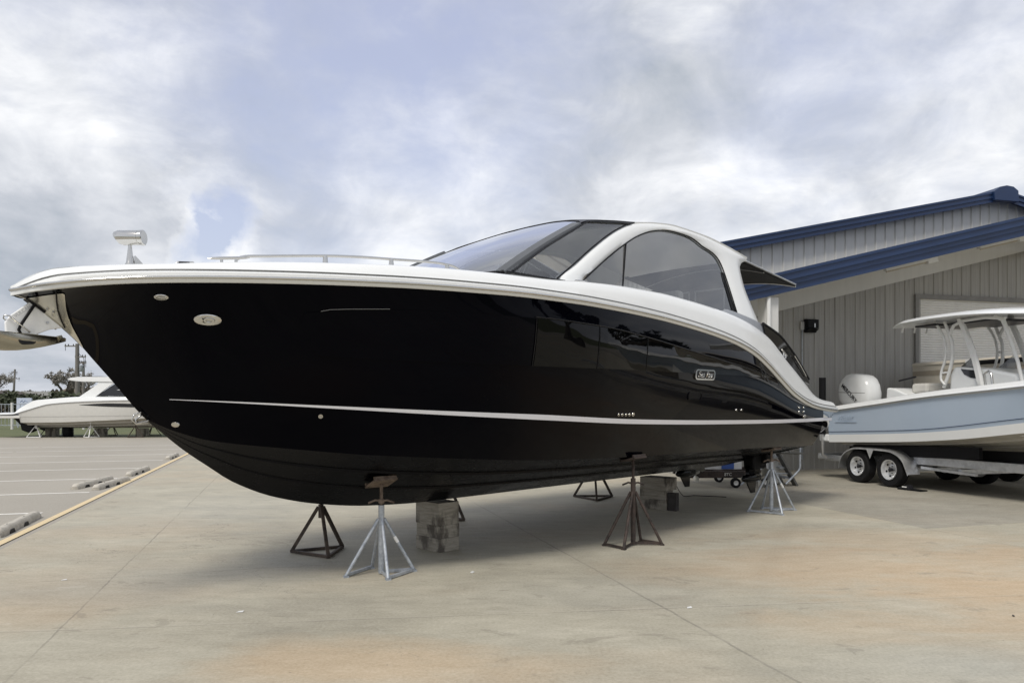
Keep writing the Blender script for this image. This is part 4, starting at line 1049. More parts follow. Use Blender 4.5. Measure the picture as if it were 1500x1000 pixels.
# T-top, legs, console
mb = MB(); rows = []
ET = [(1.45,3.33),(1.8,3.385),(2.4,3.405),(3.0,3.40),(3.5,3.38),(4.4,3.29),(5.2,3.19),(5.6,3.12)]
for i in range(25):
    x = 1.45+4.15*i/24; z = pc(ET, x)-.10; q = min(1, (x-1.45)/.35+.02, (5.6-x)/.35+.02); w = .95+.17*math.sqrt(max(0, min(1, q)))
    up = [(x, w*j/8, z+.05+.10*(1-(j/8)**2)-(.045 if abs(j) == 8 else 0)) for j in range(-8, 9)]
    dn = [(x, w*j/8*.99, z-.005+.03*(1-(j/8)**2)) for j in range(-8, 9)]
    rows.append(up+dn[::-1])
mb.grid(rows, cv=True, cap=True); mb.build('t_top', M['white_gel'], bb, smooth=35)
mb = MB(); mb.box((2.9, 0, 3.22), (1.0, 1.2, .05)); mb.box((2.0, -.1, 3.24), (.5, 1.2, .04)); mb.build('electronics_box', M['dash'], bb, bev=.01)
for sg in (-1, 1):
    mb = MB()
    pa = [(2.16,3.30),(2.33,3.08),(2.41,2.9),(2.44,2.7),(2.41,2.5),(2.33,2.3),(2.32,2.17),(2.42,2.05)]
    pb = [(2.39,3.28),(2.5,3.02),(2.57,2.84),(2.575,2.6),(2.52,2.36),(2.44,2.15),(2.37,2.0)]
    mb.tube([(x, sg*.62, z) for x, z in resample(pa, 24)], .025, 8); mb.tube([(x, sg*.6, z) for x, z in resample(pb, 24)], .032, 8)
    for (a0, b0) in (((2.42, 2.70), (2.575, 2.70)), ((2.33, 2.28), (2.50, 2.30))): mb.bar((a0[0], sg*.62, a0[1]), (b0[0], sg*.6, b0[1]), .03)
    mb.build('rear_leg', M['white_plastic'], bb, smooth=50)
    mb = MB(); rows = []
    for i in range(17):
        q = i/16; x = 2.74+.48*q+.06*math.sin(math.pi*q); z = 3.30-1.35*q
        rows.append([(x-.055-.02*q, sg*.60, z), (x-.04, sg*.64, z), (x+.04, sg*.64, z), (x+.055+.02*q, sg*.60, z), (x+.04, sg*.56, z), (x-.04, sg*.56, z)])
    mb.grid(rows, cv=True, cap=True); mb.build('main_leg', M['white_plastic'], bb, smooth=50)
    mb = MB(); mb.tube([(3.5, sg*.6, 3.26), (3.66, sg*.6, 3.18), (3.8, sg*.6, 2.85), (3.95, sg*.6, 2.42), (4.05, sg*.6, 2.0)], [.04, .04, .035, .03, .03], 8); mb.build('front_leg', M['white_plastic'], bb, smooth=50)
    mb = MB(); mb.tube([(2.5, sg*.6, 3.0), (2.6, sg*.6, 3.18), (2.8, sg*.6, 3.25), (3.3, sg*.6, 3.26), (3.7, sg*.6, 3.2)], .03, 8); mb.build('top_rail', M['white_plastic'], bb, smooth=50)
mb = MB(); mb.prism([(2.45, -.55, 1.2), (4.0, -.55, 1.2), (3.9, -.55, 2.2), (3.35, -.55, 2.32), (2.95, -.55, 2.36), (2.55, -.55, 2.40), (2.45, -.55, 2.25)], (0, 1.1, 0)); mb.build('console', M['white_gel'], bb, bev=.05)
mb = MB(); mb.prism([(2.72, -.56, 2.35), (3.10, -.56, 2.30), (3.18, -.56, 2.14), (2.95, -.56, 2.17), (2.8, -.56, 2.24)], (0, .02, 0)); mb.build('console_window', M['glass_black'], bb)
mb = MB(); mb.prism([(2.6, -.45, 2.38), (3.0, -.45, 2.34), (2.95, -.45, 2.62)], (0, .01, 0)); mb.prism([(2.6, .45, 2.38), (3.0, .45, 2.34), (2.95, .45, 2.62)], (0, .01, 0)); mb.build('console_windshield', M['glass_clear'], bb, split=True)
mb = MB(); mb.tube([(3.45, -.75, 1.95), (3.42, -.75, 2.22), (3.5, -.75, 2.27), (3.56, -.75, 2.22), (3.6, -.75, 1.95)], .022, 8); mb.build('console_rail', M['steel'], bb, smooth=50)
mb = MB(); mb.prism([(1.1, -.85, 1.55), (1.75, -.85, 1.7), (1.75, -.85, 1.85), (1.35, -.85, 2.0), (1.15, -.85, 2.02)], (0, 1.7, 0)); mb.build('leaning_seat', M['white_gel'], bb, bev=.03)
mb = MB(); mb.box((1.75, 0, 2.0), (.4, 1.2, .2)); mb.build('seat_cushion', M['upholstery'], bb, bev=.05)
mb = MB(); mb.tube([(1.0, -.4, 2.17), (1.45, -.4, 2.24)], .02, 8); mb.build('rod_holder', M['dash'], bb, smooth=50)
for i, y in enumerate((-.3, 0, .3)):
    mb = MB(); mb.tube([(1.55, y-.5, 3.27), (1.52, y-.5, 3.14)], .02, 8); mb.build('rod_rack', M['white_plastic'], bb, smooth=50)
# outboard engine
mb = MB(); rows = []
for z, x0, x1, w, sk in ((1.50, -.78, -.25, .20, 0), (1.62, -1.08, -.2, .25, 0), (1.75, -1.22, -.13, .27, 0), (1.95, -1.25, -.13, .275, 0), (2.12, -1.22, -.17, .27, 0), (2.26, -1.10, -.25, .25, 0), (2.35, -.98, -.36, .21, 0), (2.385, -.85, -.5, .15, 0)):
    ring = []
    for j in range(24):
        a = 2*math.pi*j/24; ca_, sa_ = math.cos(a), math.sin(a)
        ex = lambda v: math.copysign(abs(v)**.62, v)
        ring.append(((x0+x1)/2+(x1-x0)/2*ex(ca_), w*ex(sa_), z+.04*(.5-(((x0+x1)/2+(x1-x0)/2*ex(ca_))-x0)/(x1-x0))))
    rows.append(ring)
mb.grid(rows, cv=True, cap=True); ob = mb.build('outboard_cowl', M['white_gel'], bb, smooth=45)
mb = MB(); mb.box((-.35, 0, 1.3), (.5, .3, .4)); mb.prism([(-.85, -.05, 1.5), (-.4, -.05, 1.5), (-.35, -.05, .6), (-.6, -.05, .55), (-.78, -.05, .9)], (0, .1, 0)); mb.lathe([(.02, -.95), (.07, -.85), (.08, -.6), (.06, -.35), (.01, -.25)], (0, 0, .62), 'X', 14)
mb.build('outboard_leg', M['white_plastic'], bb, bev=.02)
mb = MB(); mb.prism([(-.62, -.012, .6), (-.35, -.012, .6), (-.45, -.012, .38), (-.55, -.012, .38)], (0, .024, 0)); mb.build('outboard_skeg', M['white_plastic'], bb)
mb = MB(); mb.grid([rows[3], [(x*1.004+(-.0027), y*1.006, z) for x, y, z in rows[3]], [(x*1.004-.0027, y*1.006, z-.012) for x, y, z in rows[3]], [(x, y, z-.012) for x, y, z in rows[3]]], cv=True); mb.build('cowl_seam', M['groove'], ob)
text('outboard_lettering', 'MERCURY', M['dash'], ob, (-.70, -.283, 1.93), (1, 0, -.80), (.80, 0, 1), .14, .003, 0, .006)
# trailer
tr = empty('boat_trailer', b2o, HD, label='aluminium tandem-axle boat trailer carrying the light blue boat', cat='trailer')
mb = MB()
for sg in (-1, 1):
    mb.prism([(1.9, sg*.98-.04, .50), (8.6, sg*.40-.04, .50), (8.6, sg*.40-.04, .65), (1.9, sg*.98-.04, .66)], (0, .08, 0))
    mb.box((.65, sg*.98, .45), (2.5, .08, .13))
for x in (-.45, 1.0, 3.0, 5.0): mb.box((x, 0, .42), (.08, 1.9-(.0 if x < 2 else (x-2)*.17), .10))
mb.bar((8.4, 0, .55), (10.4, 0, .55), .1); mb.box((-.55, 0, .48), (.09, 2.4, .13))
mb.build('frame', M['alu'], tr, bev=.006)
mb = MB()
for sg in (-1, 1): mb.bar((-.2, sg*.62, .62), (4.2, sg*.62, .76), .10, .20); mb.bar((.4, sg*1.02, .68), (3.6, sg*1.02, .80), .08, .22)
mb.build('bunk', M['black'], tr, split=True)
mb = MB()
for x in (.73, 1.64): mb.box((x, 0, .34), (.07, 2.1, .07)); 
for sg in (-1, 1): mb.bar((2.2, sg*.95, .44), (3.4, sg*.9, .40), .06, .05)
mb.build('axle', M['alu'], tr)
for sg in (-1, 1):
    mb = MB(); FP = [(.22,.30),(.26,.45),(.36,.60),(.52,.70),(.72,.755),(.95,.765),(1.42,.765),(1.7,.755),(1.9,.70),(2.05,.60),(2.14,.45),(2.2,.32)]
    P = resample(FP, 40); y0, y1 = sg*1.0, sg*1.30
    rows = [[(x, y0, z), (x, y1-.02*sg, z+.0), (x, y1, z-.012), (x, y1, z-.04), (x, y1-.015*sg, z-.04), (x, y1-.02*sg, z-.02), (x, y0, z-.012)] for x, z in P]
    mb.grid(rows, cv=True, cap=True)
    mb.add([(x, y1+.002*sg, z-.01) for x, z in [(1.08, .76), (1.30, .76), (1.19, .55)]], [(0,1,2)])
    mb.build('fender', M['alu'], tr, smooth=40)
    for x in (.73, 1.64):
        yc = sg*1.13
        mb = MB(); prof = [(.20, -.09), (.27, -.112), (.325, -.108), (.348, -.08), (.352, -.04), (.352, .04), (.348, .08), (.325, .108), (.27, .112), (.20, .09)]
        mb.lathe(prof, (x, yc, .352), 'Y', 40, cap=False)
        # tread blocks
        w = mb.build('wheel', M['tyre'], tr, smooth=30)
        mb = MB(); sgn = sg
        mb.lathe([(.03, sgn*.02), (.09, sgn*.03), (.12, sgn*.02), (.165, sgn*.05), (.18, sgn*.10), (.205, sgn*.112), (.205, sgn*.09), (.20, -sgn*.09)], (x, yc, .352), 'Y', 32)
        rm = mb.build('rim', M['rim'], w, smooth=35)
        mb = MB()
        for k in range(6):
            a = k*math.pi/3+.3; mb.lathe([(.02, 0), (.02, sgn*.012)], (x+.135*math.cos(a), yc+sgn*.034, .352+.135*math.sin(a)), 'Y', 10)
        mb.build('rim_holes', M['black'], w)
        mb = MB(); mb.lathe([(.035, sgn*.02), (.035, sgn*.085), (.02, sgn*.09)], (x, yc, .352), 'Y', 14)
        for k in range(5):
            a = k*2*math.pi/5; mb.lathe([(.010, sgn*.02), (.010, sgn*.05)], (x+.07*math.cos(a), yc, .352+.07*math.sin(a)), 'Y', 8)
        mb.build('hub', M['dash'], w, smooth=40)
for sg in (-1, 1):
    mb = MB(); mb.tube([(-.18, sg*1.30, .5), (-.18, sg*1.39, .55), (-.18, sg*1.40, 1.0)], .03, 10); mb.build('guide_post', M['alu'], tr, smooth=50)
    mb = MB(); mb.tube([(-.18, sg*1.40, 1.0), (-.18, sg*1.40, 2.27 if sg < 0 else 1.6)], .075, 14); mb.build('guide_post_sleeve', M['black'], tr, smooth=50)
mb = MB(); mb.box((-.42, -1.12, .47), (.3, .22, .07)); mb.build('step_pad', M['alu'], tr, bev=.008)
mb = MB(); mb.box((-.61, -1.0, .48), (.02, .2, .08)); mb.box((-.61, 1.0, .48), (.02, .2, .08)); mb.build('tail_lamp', simple('red_lens', (.3, .02, .015), .2), tr, split=True)
def wp(b, h, x, y, z=0): 
    v = Matrix.Rotation(h, 3, 'Z') @ Vector((x, y, z)); return (b[0]+v.x, b[1]+v.y, b[2]+v.z)
ch = empty('wheel_chock', wp(b2o, HD, 2.05, -1.22), HD+.2, label='flat black wheel chock against the front tyre of the blue boat trailer', cat='wheel chock')
mb = MB(); mb.box((.16, 0, .012), (.5, .2, .024)); mb.build('base_plate', M['black'], ch, bev=.004)
mb = MB(); mb.prism([(-.1, -.08, .024), (.14, -.08, .024), (.1, -.08, .10)], (0, .16, 0)); mb.build('wedge', M['dash'], ch, bev=.004)
mb = MB(); mb.box((.05, -.083, .06), (.1, .004, .02)); mb.build('decal', M['white_plastic'], ch)

# cream boat beyond the blue one
L3 = 8.0; b3o = (11.15, 18.75, 0)
cb = empty('cream_boat', b3o, HD, label='cream and tan hulled boat parked between the blue boat and the roller door', cat='boat')
H3 = Hull([(-.02,0),(.05,.2),(.4,.6),(1,.9),(2,1.1),(3.5,1.2),(8,1.2)], [(-.02,3.0),(2,2.75),(4,2.66),(8,2.62)],
          [(.9,0),(1.4,.35),(2.5,.8),(4,1.0),(8,1.08)], [(.9,2.1),(2,1.75),(4,1.5),(8,1.35)],
          [(-.02,2.99),(.3,2.7),(.9,2.1),(1.5,1.6),(2.5,1.25),(4,1.05),(8,1.0)], -.02, L3, lambda x, y, z: (L3-x, y, z), g0=-.5, g1=.3)
H3.topsides('hull', M['cream'], cb, nv=10, x1=L3, n=40)
H3.bottom('hull_bottom', M['hull_grey'], cb, x1=L3)
H3.strip('tan_stripe', M['tan'], cb, .6, L3, lambda x: H3.zs(x)-.26, lambda x: H3.zs(x)-.14, off=.006)
H3.strip('lower_stripe', M['tan'], cb, 1.0, L3, lambda x: H3.zs(x)-.62, lambda x: H3.zs(x)-.55, off=.006)
mb = MB(); rows = []
for x in [-.02+(L3+.02)*(i/40)**1.5 for i in range(41)]:
    b, z = H3.bs(x), H3.zs(x)
    P = [(b, z-.01), (b+.02, z+.0), (b+.0, z+.05), (b-.05 if b > .1 else b, z+.07), (max(0, b-.3), z+.08), (0, z+.1 if x < 3 else z+.08)]
    rows.append([(L3-x, -y, zz) for y, zz in P]+[(L3-x, y, zz) for y, zz in reversed(P)])
mb.grid(rows); mb.add(rows[-1], [tuple(range(len(rows[-1])))]); mb.build('deck', M['cream'], cb, smooth=35)
mb = MB()
for sg in (-1, 1): mb.tube([(L3-x, sg*(H3.bs(x)+.012), H3.zs(x)-.03) for x in [.1+(L3-2.0)*i/30 for i in range(31)]], .05, 8)
mb.build('rub_rail', M['black'], cb, smooth=50, split=True)
mb = MB(); mb.box((1.75, -1.27, 2.56), (.22, .02, .26)); mb.build('notice_card', M['white_plastic'], cb)
tr3 = empty('bunk_trailer', b3o, HD, label='steel bunk trailer mostly hidden behind the blue boat, under the cream boat', cat='trailer')
mb = MB()
for sg in (-1, 1): mb.box((3.2, sg*.8, .62), (7.0, .08, .14)); mb.bar((.3, sg*.6, 1.02), (5.0, sg*.6, 1.04), .1, .18); 
for x in (.4, 2.4, 4.6): mb.box((x, 0, .62), (.08, 1.6, .1)); mb.box((x, .6, .85), (.07, .07, .4)); mb.box((x, -.6, .85), (.07, .07, .4))
mb.bar((6.6, 0, .62), (8.4, 0, .6), .1); mb.build('frame', M['galv'], tr3)
for sg in (-1, 1):
    for x in (1.6, 2.5):
        mb = MB(); mb.lathe([(.05, -.06), (.2, -.09), (.33, -.1), (.36, -.06), (.36, .06), (.33, .1), (.2, .09), (.05, .06)], (x, sg*1.0, .36), 'Y', 28); mb.build('wheel', M['tyre'], tr3, smooth=35)

# ------------------------------------------------------------------ wheel stops
def wheel_stop(c, d, label, rot=0, rs=0):
    rnd = random.Random(rs); L = .9
    x, y = ln(c, d)
    o = None; mb = MB(); rows = []
    for i in range(25):
        u = -L+2*L*i/24; e = min(1, (L-abs(u))/.10+.35)
        w, h = .08*(.75+.25*e), .105*(e**.6)
        j = lambda a: rnd.uniform(-a, a)
        rows.append([(u, -w, 0), (u, -w*.97, h*.45), (u+j(.003), -w*.62, h*.92+j(.004)), (u, -w*.3, h+j(.004)), (u, w*.3, h+j(.004)), (u+j(.003), w*.62, h*.92+j(.004)), (u, w*.97, h*.45), (u, w, 0)])
    mb.grid(rows, cap=True)
    o = mb.build('wheel_stop', M['conc_block'], smooth=50); o.location = (x, y, -.006); o.rotation_euler.z = math.atan2(.959, -.283)+rot
    tag(o, label, 'wheel stop', 'concrete wheel stops along the yellow line')
    mb = MB()
    for u in (-.5, .1): mb.prism([(u-.10, -.092, 0), (u+.10, -.092, 0), (u+.06, -.092, .05), (u-.06, -.092, .05)], (0, .02, 0))
    for u in (-.42, .3): mb.lathe([(.012, .09), (.012, .108), (.004, .110)], (u, 0, 0), 'Z', 8)
    mb.build('anchor_slots', M['black'], o)
    return o
wheel_stop(-3.66, 11.72, 'nearest concrete wheel stop at the left edge by the yellow line', R(2), 1)
wheel_stop(-4.02, 17.35, 'concrete wheel stop set back from the yellow line, left of a touching pair', R(-9), 2)
wheel_stop(-3.62, 17.1, 'concrete wheel stop hugging the yellow line, right of a touching pair', R(-7), 3)
wheel_stop(-3.64, 19.9, 'single concrete wheel stop just beyond the touching pair', R(-3), 4)
wheel_stop(-3.64, 25.2, 'farthest concrete wheel stop, close to the black bow', R(0), 5)

# small litter on the pad
for i, (x, y, a, s_) in enumerate(((-1.0*0+(352-750)/1083*6.02, 6.02, .3, .03), (-.40, 7.42, 1.2, .035), (1.47, 6.14, .5, .03), (4.0, 5.9, 1., .018), (-4.3, 7.1, .6, .025))):
    mb = MB(); mb.prism([(-s_, -s_*.4, .003), (s_*.7, -s_*.5, .003), (s_, s_*.3, .008), (-s_*.3, s_*.5, .004)], (0, 0, .003))
    pale = i in (0, 1, 2, 4)
    o = mb.build('paper_scrap' if pale else 'dead_leaf', M['white_plastic'] if pale else M['timber_dark']); o.location = (x, y, 0); o.rotation_euler.z = a
    LB = ['white paper scrap on the concrete toward the lower left, below the galvanised stand', 'white paper scrap just right of the front timber stack', 'white fleck lying by the long joint in the lower right', 'dead leaf on the orange stained concrete at right', 'white fleck on the concrete at far left near the yellow line', 'dead leaf at the bottom middle of the slab', 'dead leaf nearest the bottom edge right of centre', 'dead leaf on concrete right of the long joint']
    tag(o, LB[i], 'litter', 'litter on the slab')

# ------------------------------------------------------------------ white boat in the background
L4 = 12.4; S4 = 30.08; wx0 = -25.7; wy = 37.6
def wb(px): return L4-(px+22)/S4       # station from bow
wbo = (wx0, wy, 0)
wb_ = empty('white_motor_yacht', wbo, 0, label='white motor yacht on stands across the parking lot at far left', cat='boat')
yb = 1.55
H4 = Hull([(-.03,0),(.1,.3),(.35,.56),(1,.95),(2,1.25),(4,1.5),(6,1.6),(12.4,1.55)],
          [(-.03,1.98),(3,1.88),(5.5,1.82),(7.4,1.76),(8.5,1.70),(9.3,1.62),(9.85,1.48),(10.45,1.30),(11.1,1.13),(12.4,1.11)],
          [(1.2,0),(2,.5),(3.5,1.05),(5,1.3),(7,1.4),(12.4,1.4)],
          [(1.2,1.25),(2.5,1.12),(4,1.0),(5.5,.90),(7,.83),(9,.75),(12.4,.73)],
          [(-.03,1.975),(.6,1.62),(1.2,1.25),(1.8,.85),(2.6,.58),(4,.45),(12.4,.42)], -.03, 10.8, lambda x, y, z: (L4-x, y, z), g0=-.6, g1=.3)
H4.topsides('hull', M['white_hull'], wb_, nv=10, x1=10.75, n=60)
H4.bottom('hull_bottom', M['hull_grey'], wb_, x1=10.7, rails=((.35, .05), (.7, .05)))
mb = MB(); mb.prism([(0, -yb, .95), (1.7, -yb, .95), (1.7, -yb, 1.10), (0, -yb, 1.10)], (0, 2*yb, 0)); mb.build('swim_platform', M['white_hull'], wb_, bev=.03)
ZT4 = [(-.03,2.05),(2,2.02),(5,2.0),(8.05,1.98),(9.25,1.9),(10.05,1.82),(10.3,1.70),(10.75,1.44),(11.05,1.21),(11.7,1.18),(12.4,1.17)]
mb = MB(); rows = []
for x in [-.03+12.42*(i/90)**1.3 for i in range(91)]:
    b, z0, z1 = H4.bs(x), H4.zs(x), pc(ZT4, x); k = min(1, b/.4)
    P = [(b, z0), (b+.02*k, z0+.02), (b+.01*k, z0+.06), (b-.05*k, z1-.02), (b-.1*k, z1), (b*.6, z1+.03), (0, z1+.05)]
    rows.append([(L4-x, -y, z) for y, z in P]+[(L4-x, y, z) for y, z in reversed(P)])
mb.grid(rows); mb.add(rows[-1], [tuple(range(len(rows[-1])))]); mb.build('deck', M['white_gel'], wb_, smooth=35)
mb = MB()
for sg in (-1, 1): mb.tube([(L4-x, sg*(H4.bs(x)+.02), H4.zs(x)+.01) for x in [.0+12.2*i/60 for i in range(61)]], .018, 6)
mb.build('rub_rail', simple('grey_rub_rail', (.3, .3, .3), .4), wb_, split=True)
H4.strip('hull_window', M['glass_black'], wb_, wb(201), wb(117), lambda x: pc([(wb(201),1.49),(wb(162),1.52),(wb(117),1.605)], x), lambda x: pc([(wb(201),1.66),(wb(162),1.685),(wb(117),1.615)], x), off=.01)
H4.strip('hull_crease', simple('crease_shadow_trim', (.42, .41, .39), .5), wb_, 2.0, 10.7, lambda x: 1.005+.012*(10.7-x), lambda x: 1.02+.012*(10.7-x), off=.008)
def X4(px): return (px+22)/S4
def side4(P, y0, th): 
    return [(X4(px), y0, 1.7-(py-590)/S4) for px, py in P]
mb = MB()
for y0 in (-1.25, 1.17): mb.prism(side4([(108,583),(138,562.5),(139,559),(165,559),(155,565.5),(136,580),(134,583)], y0, 0), (0, .08, 0))
mb.build('side_arch', M['white_gel'], wb_, bev=.01, split=True)
mb = MB(); mb.prism(side4([(94,555),(99,553),(110,551.5),(155,551.5),(175,554),(190,560),(184,562),(165,559),(115,558.5),(100,557)], -1.3, 0), (0, 2.6, 0)); mb.build('hardtop', M['white_gel'], wb_, bev=.02)
mb = MB(); mb.prism(side4([(108,551.6),(141,551.6),(141,550.4),(108,550.4)], -1.1, 0), (0, 2.2, 0)); mb.build('sunroof', M['glass_black'], wb_)
mb = MB(); mb.prism(side4([(137,579),(156,566),(166,560),(186,562),(215,580)], -1.2, 0), (0, 2.4, 0)); mb.build('cabin_glass', M['glass_black'], wb_, bev=.01)
mb = MB(); mb.prism(side4([(166,571),(178,568),(186,571)], -1.23, 0), (0, .04, 0)); mb.build('helm_seat', M['white_gel'], wb_)
mb = MB(); mb.prism([(.95, -.9, .95), (1.75, -.9, .95), (1.8, -.9, .7), (2.0, -.9, .35), (1.7, -.9, .22), (1.35, -.9, .35), (1.3, -.9, .6)], (0, .35, 0)); mb.prism([(.95, .5, .95), (1.75, .5, .95), (1.8, .5, .7), (2.0, .5, .35), (1.7, .5, .22), (1.35, .5, .35), (1.3, .5, .6)], (0, .35, 0)); mb.build('stern_drive', M['black'], wb_, bev=.03)
mb = MB()
for x in (9.9, 10.4): mb.tube([(x, -1.4, 1.95), (x, -1.4, 2.3)], .02, 6)
mb.tube([(8.2, -1.35, 2.3), (10.4, -1.4, 2.3), (12.1, -.3, 2.35)], .02, 6); mb.build('bow_rail', M['steel'], wb_, smooth=50)
# its stands
GB = 'jack stands under the white yacht'
spots = [(53, -.95, 'w', 'white jack stand under the stern of the far white yacht'), (133, -1.0, 'w', 'white jack stand under the middle of the far white yacht'),
         (72, .9, 'b', 'brown stand behind the sternmost white stand of the far yacht'), (92, 1.0, 'g', 'thin grey stand on the far side, left of the black drum, far yacht'), (145, .6, 'b', 'dark brown stand right of the middle white stand of the far yacht'),
         (165, 1.0, 'b', 'black tripod standing alone in the gap under the far white yacht'), (199, -1.0, 'b', 'brown stand near the black bow, under the far white yacht'), (224, .9, 'b', 'brown tripod closest to the black bow among the far stands')]
for px, dy, kd, lb in spots:
    mt = {'w': M['white_plastic'], 'b': M['rust_dark'], 'g': M['galv']}[kd]
    stand3(((px-750)/1083*(wy+dy), wy+dy, ), R(35+px), mt, .40, .55, .72 if abs(dy) > .8 else .6, lb, GB)
mb = MB(); mb.lathe([(.24, 0), (.25, .02), (.25, .48), (.24, .5)], (0, 0, 0), 'Z', 18)
for q in (.16, .33): mb.lathe([(.252, -.012), (.262, 0), (.252, .012)], (0, 0, q), 'Z', 18)
o = mb.build('barrel', M['black'], smooth=40); o.location = ((100-750)/1083*37.6, 37.6, 0); tag(o, 'short black drum under the far white yacht', 'barrel')
for px, lb in ((77, 'brown timber block under the keel of the far yacht toward its stern'), (148, 'brown timber block under the keel of the far yacht amidships'), (209, 'timber block under the far yacht keel near the black bow')):
    mb = MB(); mb.box((0, 0, .21), (.5, .4, .42)); mb.box((0, 0, .215), (.56, .1, .10)); o = mb.build('timber_block', M['timber'], bev=.01); o.location = ((px-750)/1083*37.9, 37.9, -.01); tag(o, lb, 'timber block', 'timber blocks under the white yacht')

# ------------------------------------------------------------------ far background
fence = empty('rail_fence', (-34, 48, 0), 0, label='white rail fence with slim pickets behind the white yacht stern', cat='fence')
mb = MB()
for z in (.25, 1.62): mb.box((4.0, 0, z), (8.4, .04, .05))
mb.build('rails', M['galv'], fence)
for i in range(6):
    mb = MB(); mb.box((i*1.55, 0, .85), (.12, .12, 1.75)); mb.build('post', M['trim_white'], fence)
mb = MB()
for i in range(38): mb.box((.12+i*.245, 0, .95), (.02, .02, 1.35))
mb.build('pickets', M['galv'], fence)
def house(x, y, w, d, h, rh, label, wall, roofm, rz=0):
    e = empty('house', (x, y, 0), rz, label=label, cat='house')
    mb = MB(); mb.box((0, 0, h/2), (w, d, h)); mb.prism([(-w/2+.01, -d/2, h), (w/2-.01, -d/2, h), (0, -d/2, h+rh-.1)], (0, d, 0)); mb.build('wall', wall, e)
    mb = MB()
    for s in (-1, 1): mb.prism([(s*(w/2+.4), -d/2-.4, h-.2), (0, -d/2-.4, h+rh), (0, -d/2-.4, h+rh+.15), (s*(w/2+.4), -d/2-.4, h-.05)], (0, d+.8, 0))
    mb.build('roof', roofm, e)
    for s in (-1, 0, 1):
        mb = MB(); mb.box((s*w*.3, -d/2-.02, h*.55), (w*.14, .06, h*.35)); f = mb.build('window', M['glass_black'], e)
        mb = MB(); mb.box((s*w*.3, -d/2-.03, h*.55-h*.19), (w*.17, .1, .08)); mb.build('sill', M['trim_white'], f)
    return e
beige = simple('beige_house_wall', (.42, .40, .34), .8); shing = simple('brown_shingles', (.10, .085, .075), .9, var=.3)
house(-68.9, 100, 3.6, 6, 2.2, 1.0, 'pale two-window gabled house at the left edge behind the fence', beige, shing)
house(-103, 145, 8, 8, 3.0, 1.3, 'long low pale house partly cut by the left frame edge', beige, shing, .3)
house(-76, 118, 6.5, 6, 2.2, 1.2, 'small cream house just above the pale sign board', simple('cream_house_wall', (.5, .48, .38), .8), simple('grey_shingles', (.25, .245, .22), .9))
sg_ = empty('sign_board', (-34.15, 51, 0), 0, label='pale blue sign board on posts behind the white yacht stern', cat='sign')
mb = MB(); mb.box((.52, 0, 1.45), (1.02, .06, 1.2)); mb.build('panel', simple('pale_blue_panel', (.50, .55, .66), .5), sg_)
for x in (0.05, 1.0): mb = MB(); mb.box((x, .06, 1.0), (.07, .07, 2.0)); mb.build('post', M['galv'], sg_)
mb = MB(); mb.tube([(.25, -.034, 1.75), (.4, -.034, 1.9), (.45, -.034, 1.72), (.6, -.034, 1.88), (.75, -.034, 1.78)], .02, 6); mb.build('script_logo', simple('blue_script', (.25, .32, .5), .5), sg_)
# utility poles
woodp = simple('weathered_pole', (.17, .16, .145), .9, var=.2)
def pole(x, y, h, r, arms, label, lean=0, trans=False):
    e = empty('utility_pole', (x, y, 0), 0, label=label, cat='utility pole', group='utility poles beyond the lot'); e.rotation_euler = (0, lean, 0)
    mb = MB(); mb.tube([(0, 0, 0), (0, 0, h)], [r, r*.7], 12); mb.build('pole', woodp, e, smooth=50)
    for z, w, o_ in arms:
        mb = MB(); mb.box((o_, -.12, z), (w, .12, .14)); a = mb.build('crossarm', woodp, e)
        mb = MB()
        for k in (-.45, -.2, .2, .45): mb.lathe([(.05, 0), (.07, .08), (.03, .2)], (o_+w*k, -.12, z+.07), 'Z', 8)
        for k in (-.45, .45): mb.tube([(o_+w*k, -.12, z), (o_+w*k, -.12, z-.55)], .03, 6)
        mb.build('insulators', M['dash'], a)
    if trans:
        mb = MB(); mb.lathe([(.2, 0), (.24, .05), (.24, .75), (.15, .85)], (.55, -.1, h*.62), 'Z', 14); mb.build('transformer', M['galv'], e, smooth=40)
        mb = MB(); mb.tube([(.1, -.1, h*.88), (.9, -.2, h*.8), (.95, -.2, h*.7), (.5, -.1, h*.62)], .03, 6); mb.build('drop_wire', M['dash'], e, smooth=50)
    return e
pole(-52.9, 90, 8.9, .30, ((8.6, 1.5, -.7), (7.3, 1.3, .45)), 'thick pale utility pole rising behind the far yacht hardtop', 0, True)
pole(-53.6, 92.5, 6.9, .20, ((6.7, .8, 0),), 'thinner pole close beside the thick pale utility pole')
pole(-108, 160, 9.0, .26, ((7.0, 2.4, 0), (8.3, 1.2, 0)), 'leaning thin utility pole with two crossarms at far left', R(3))

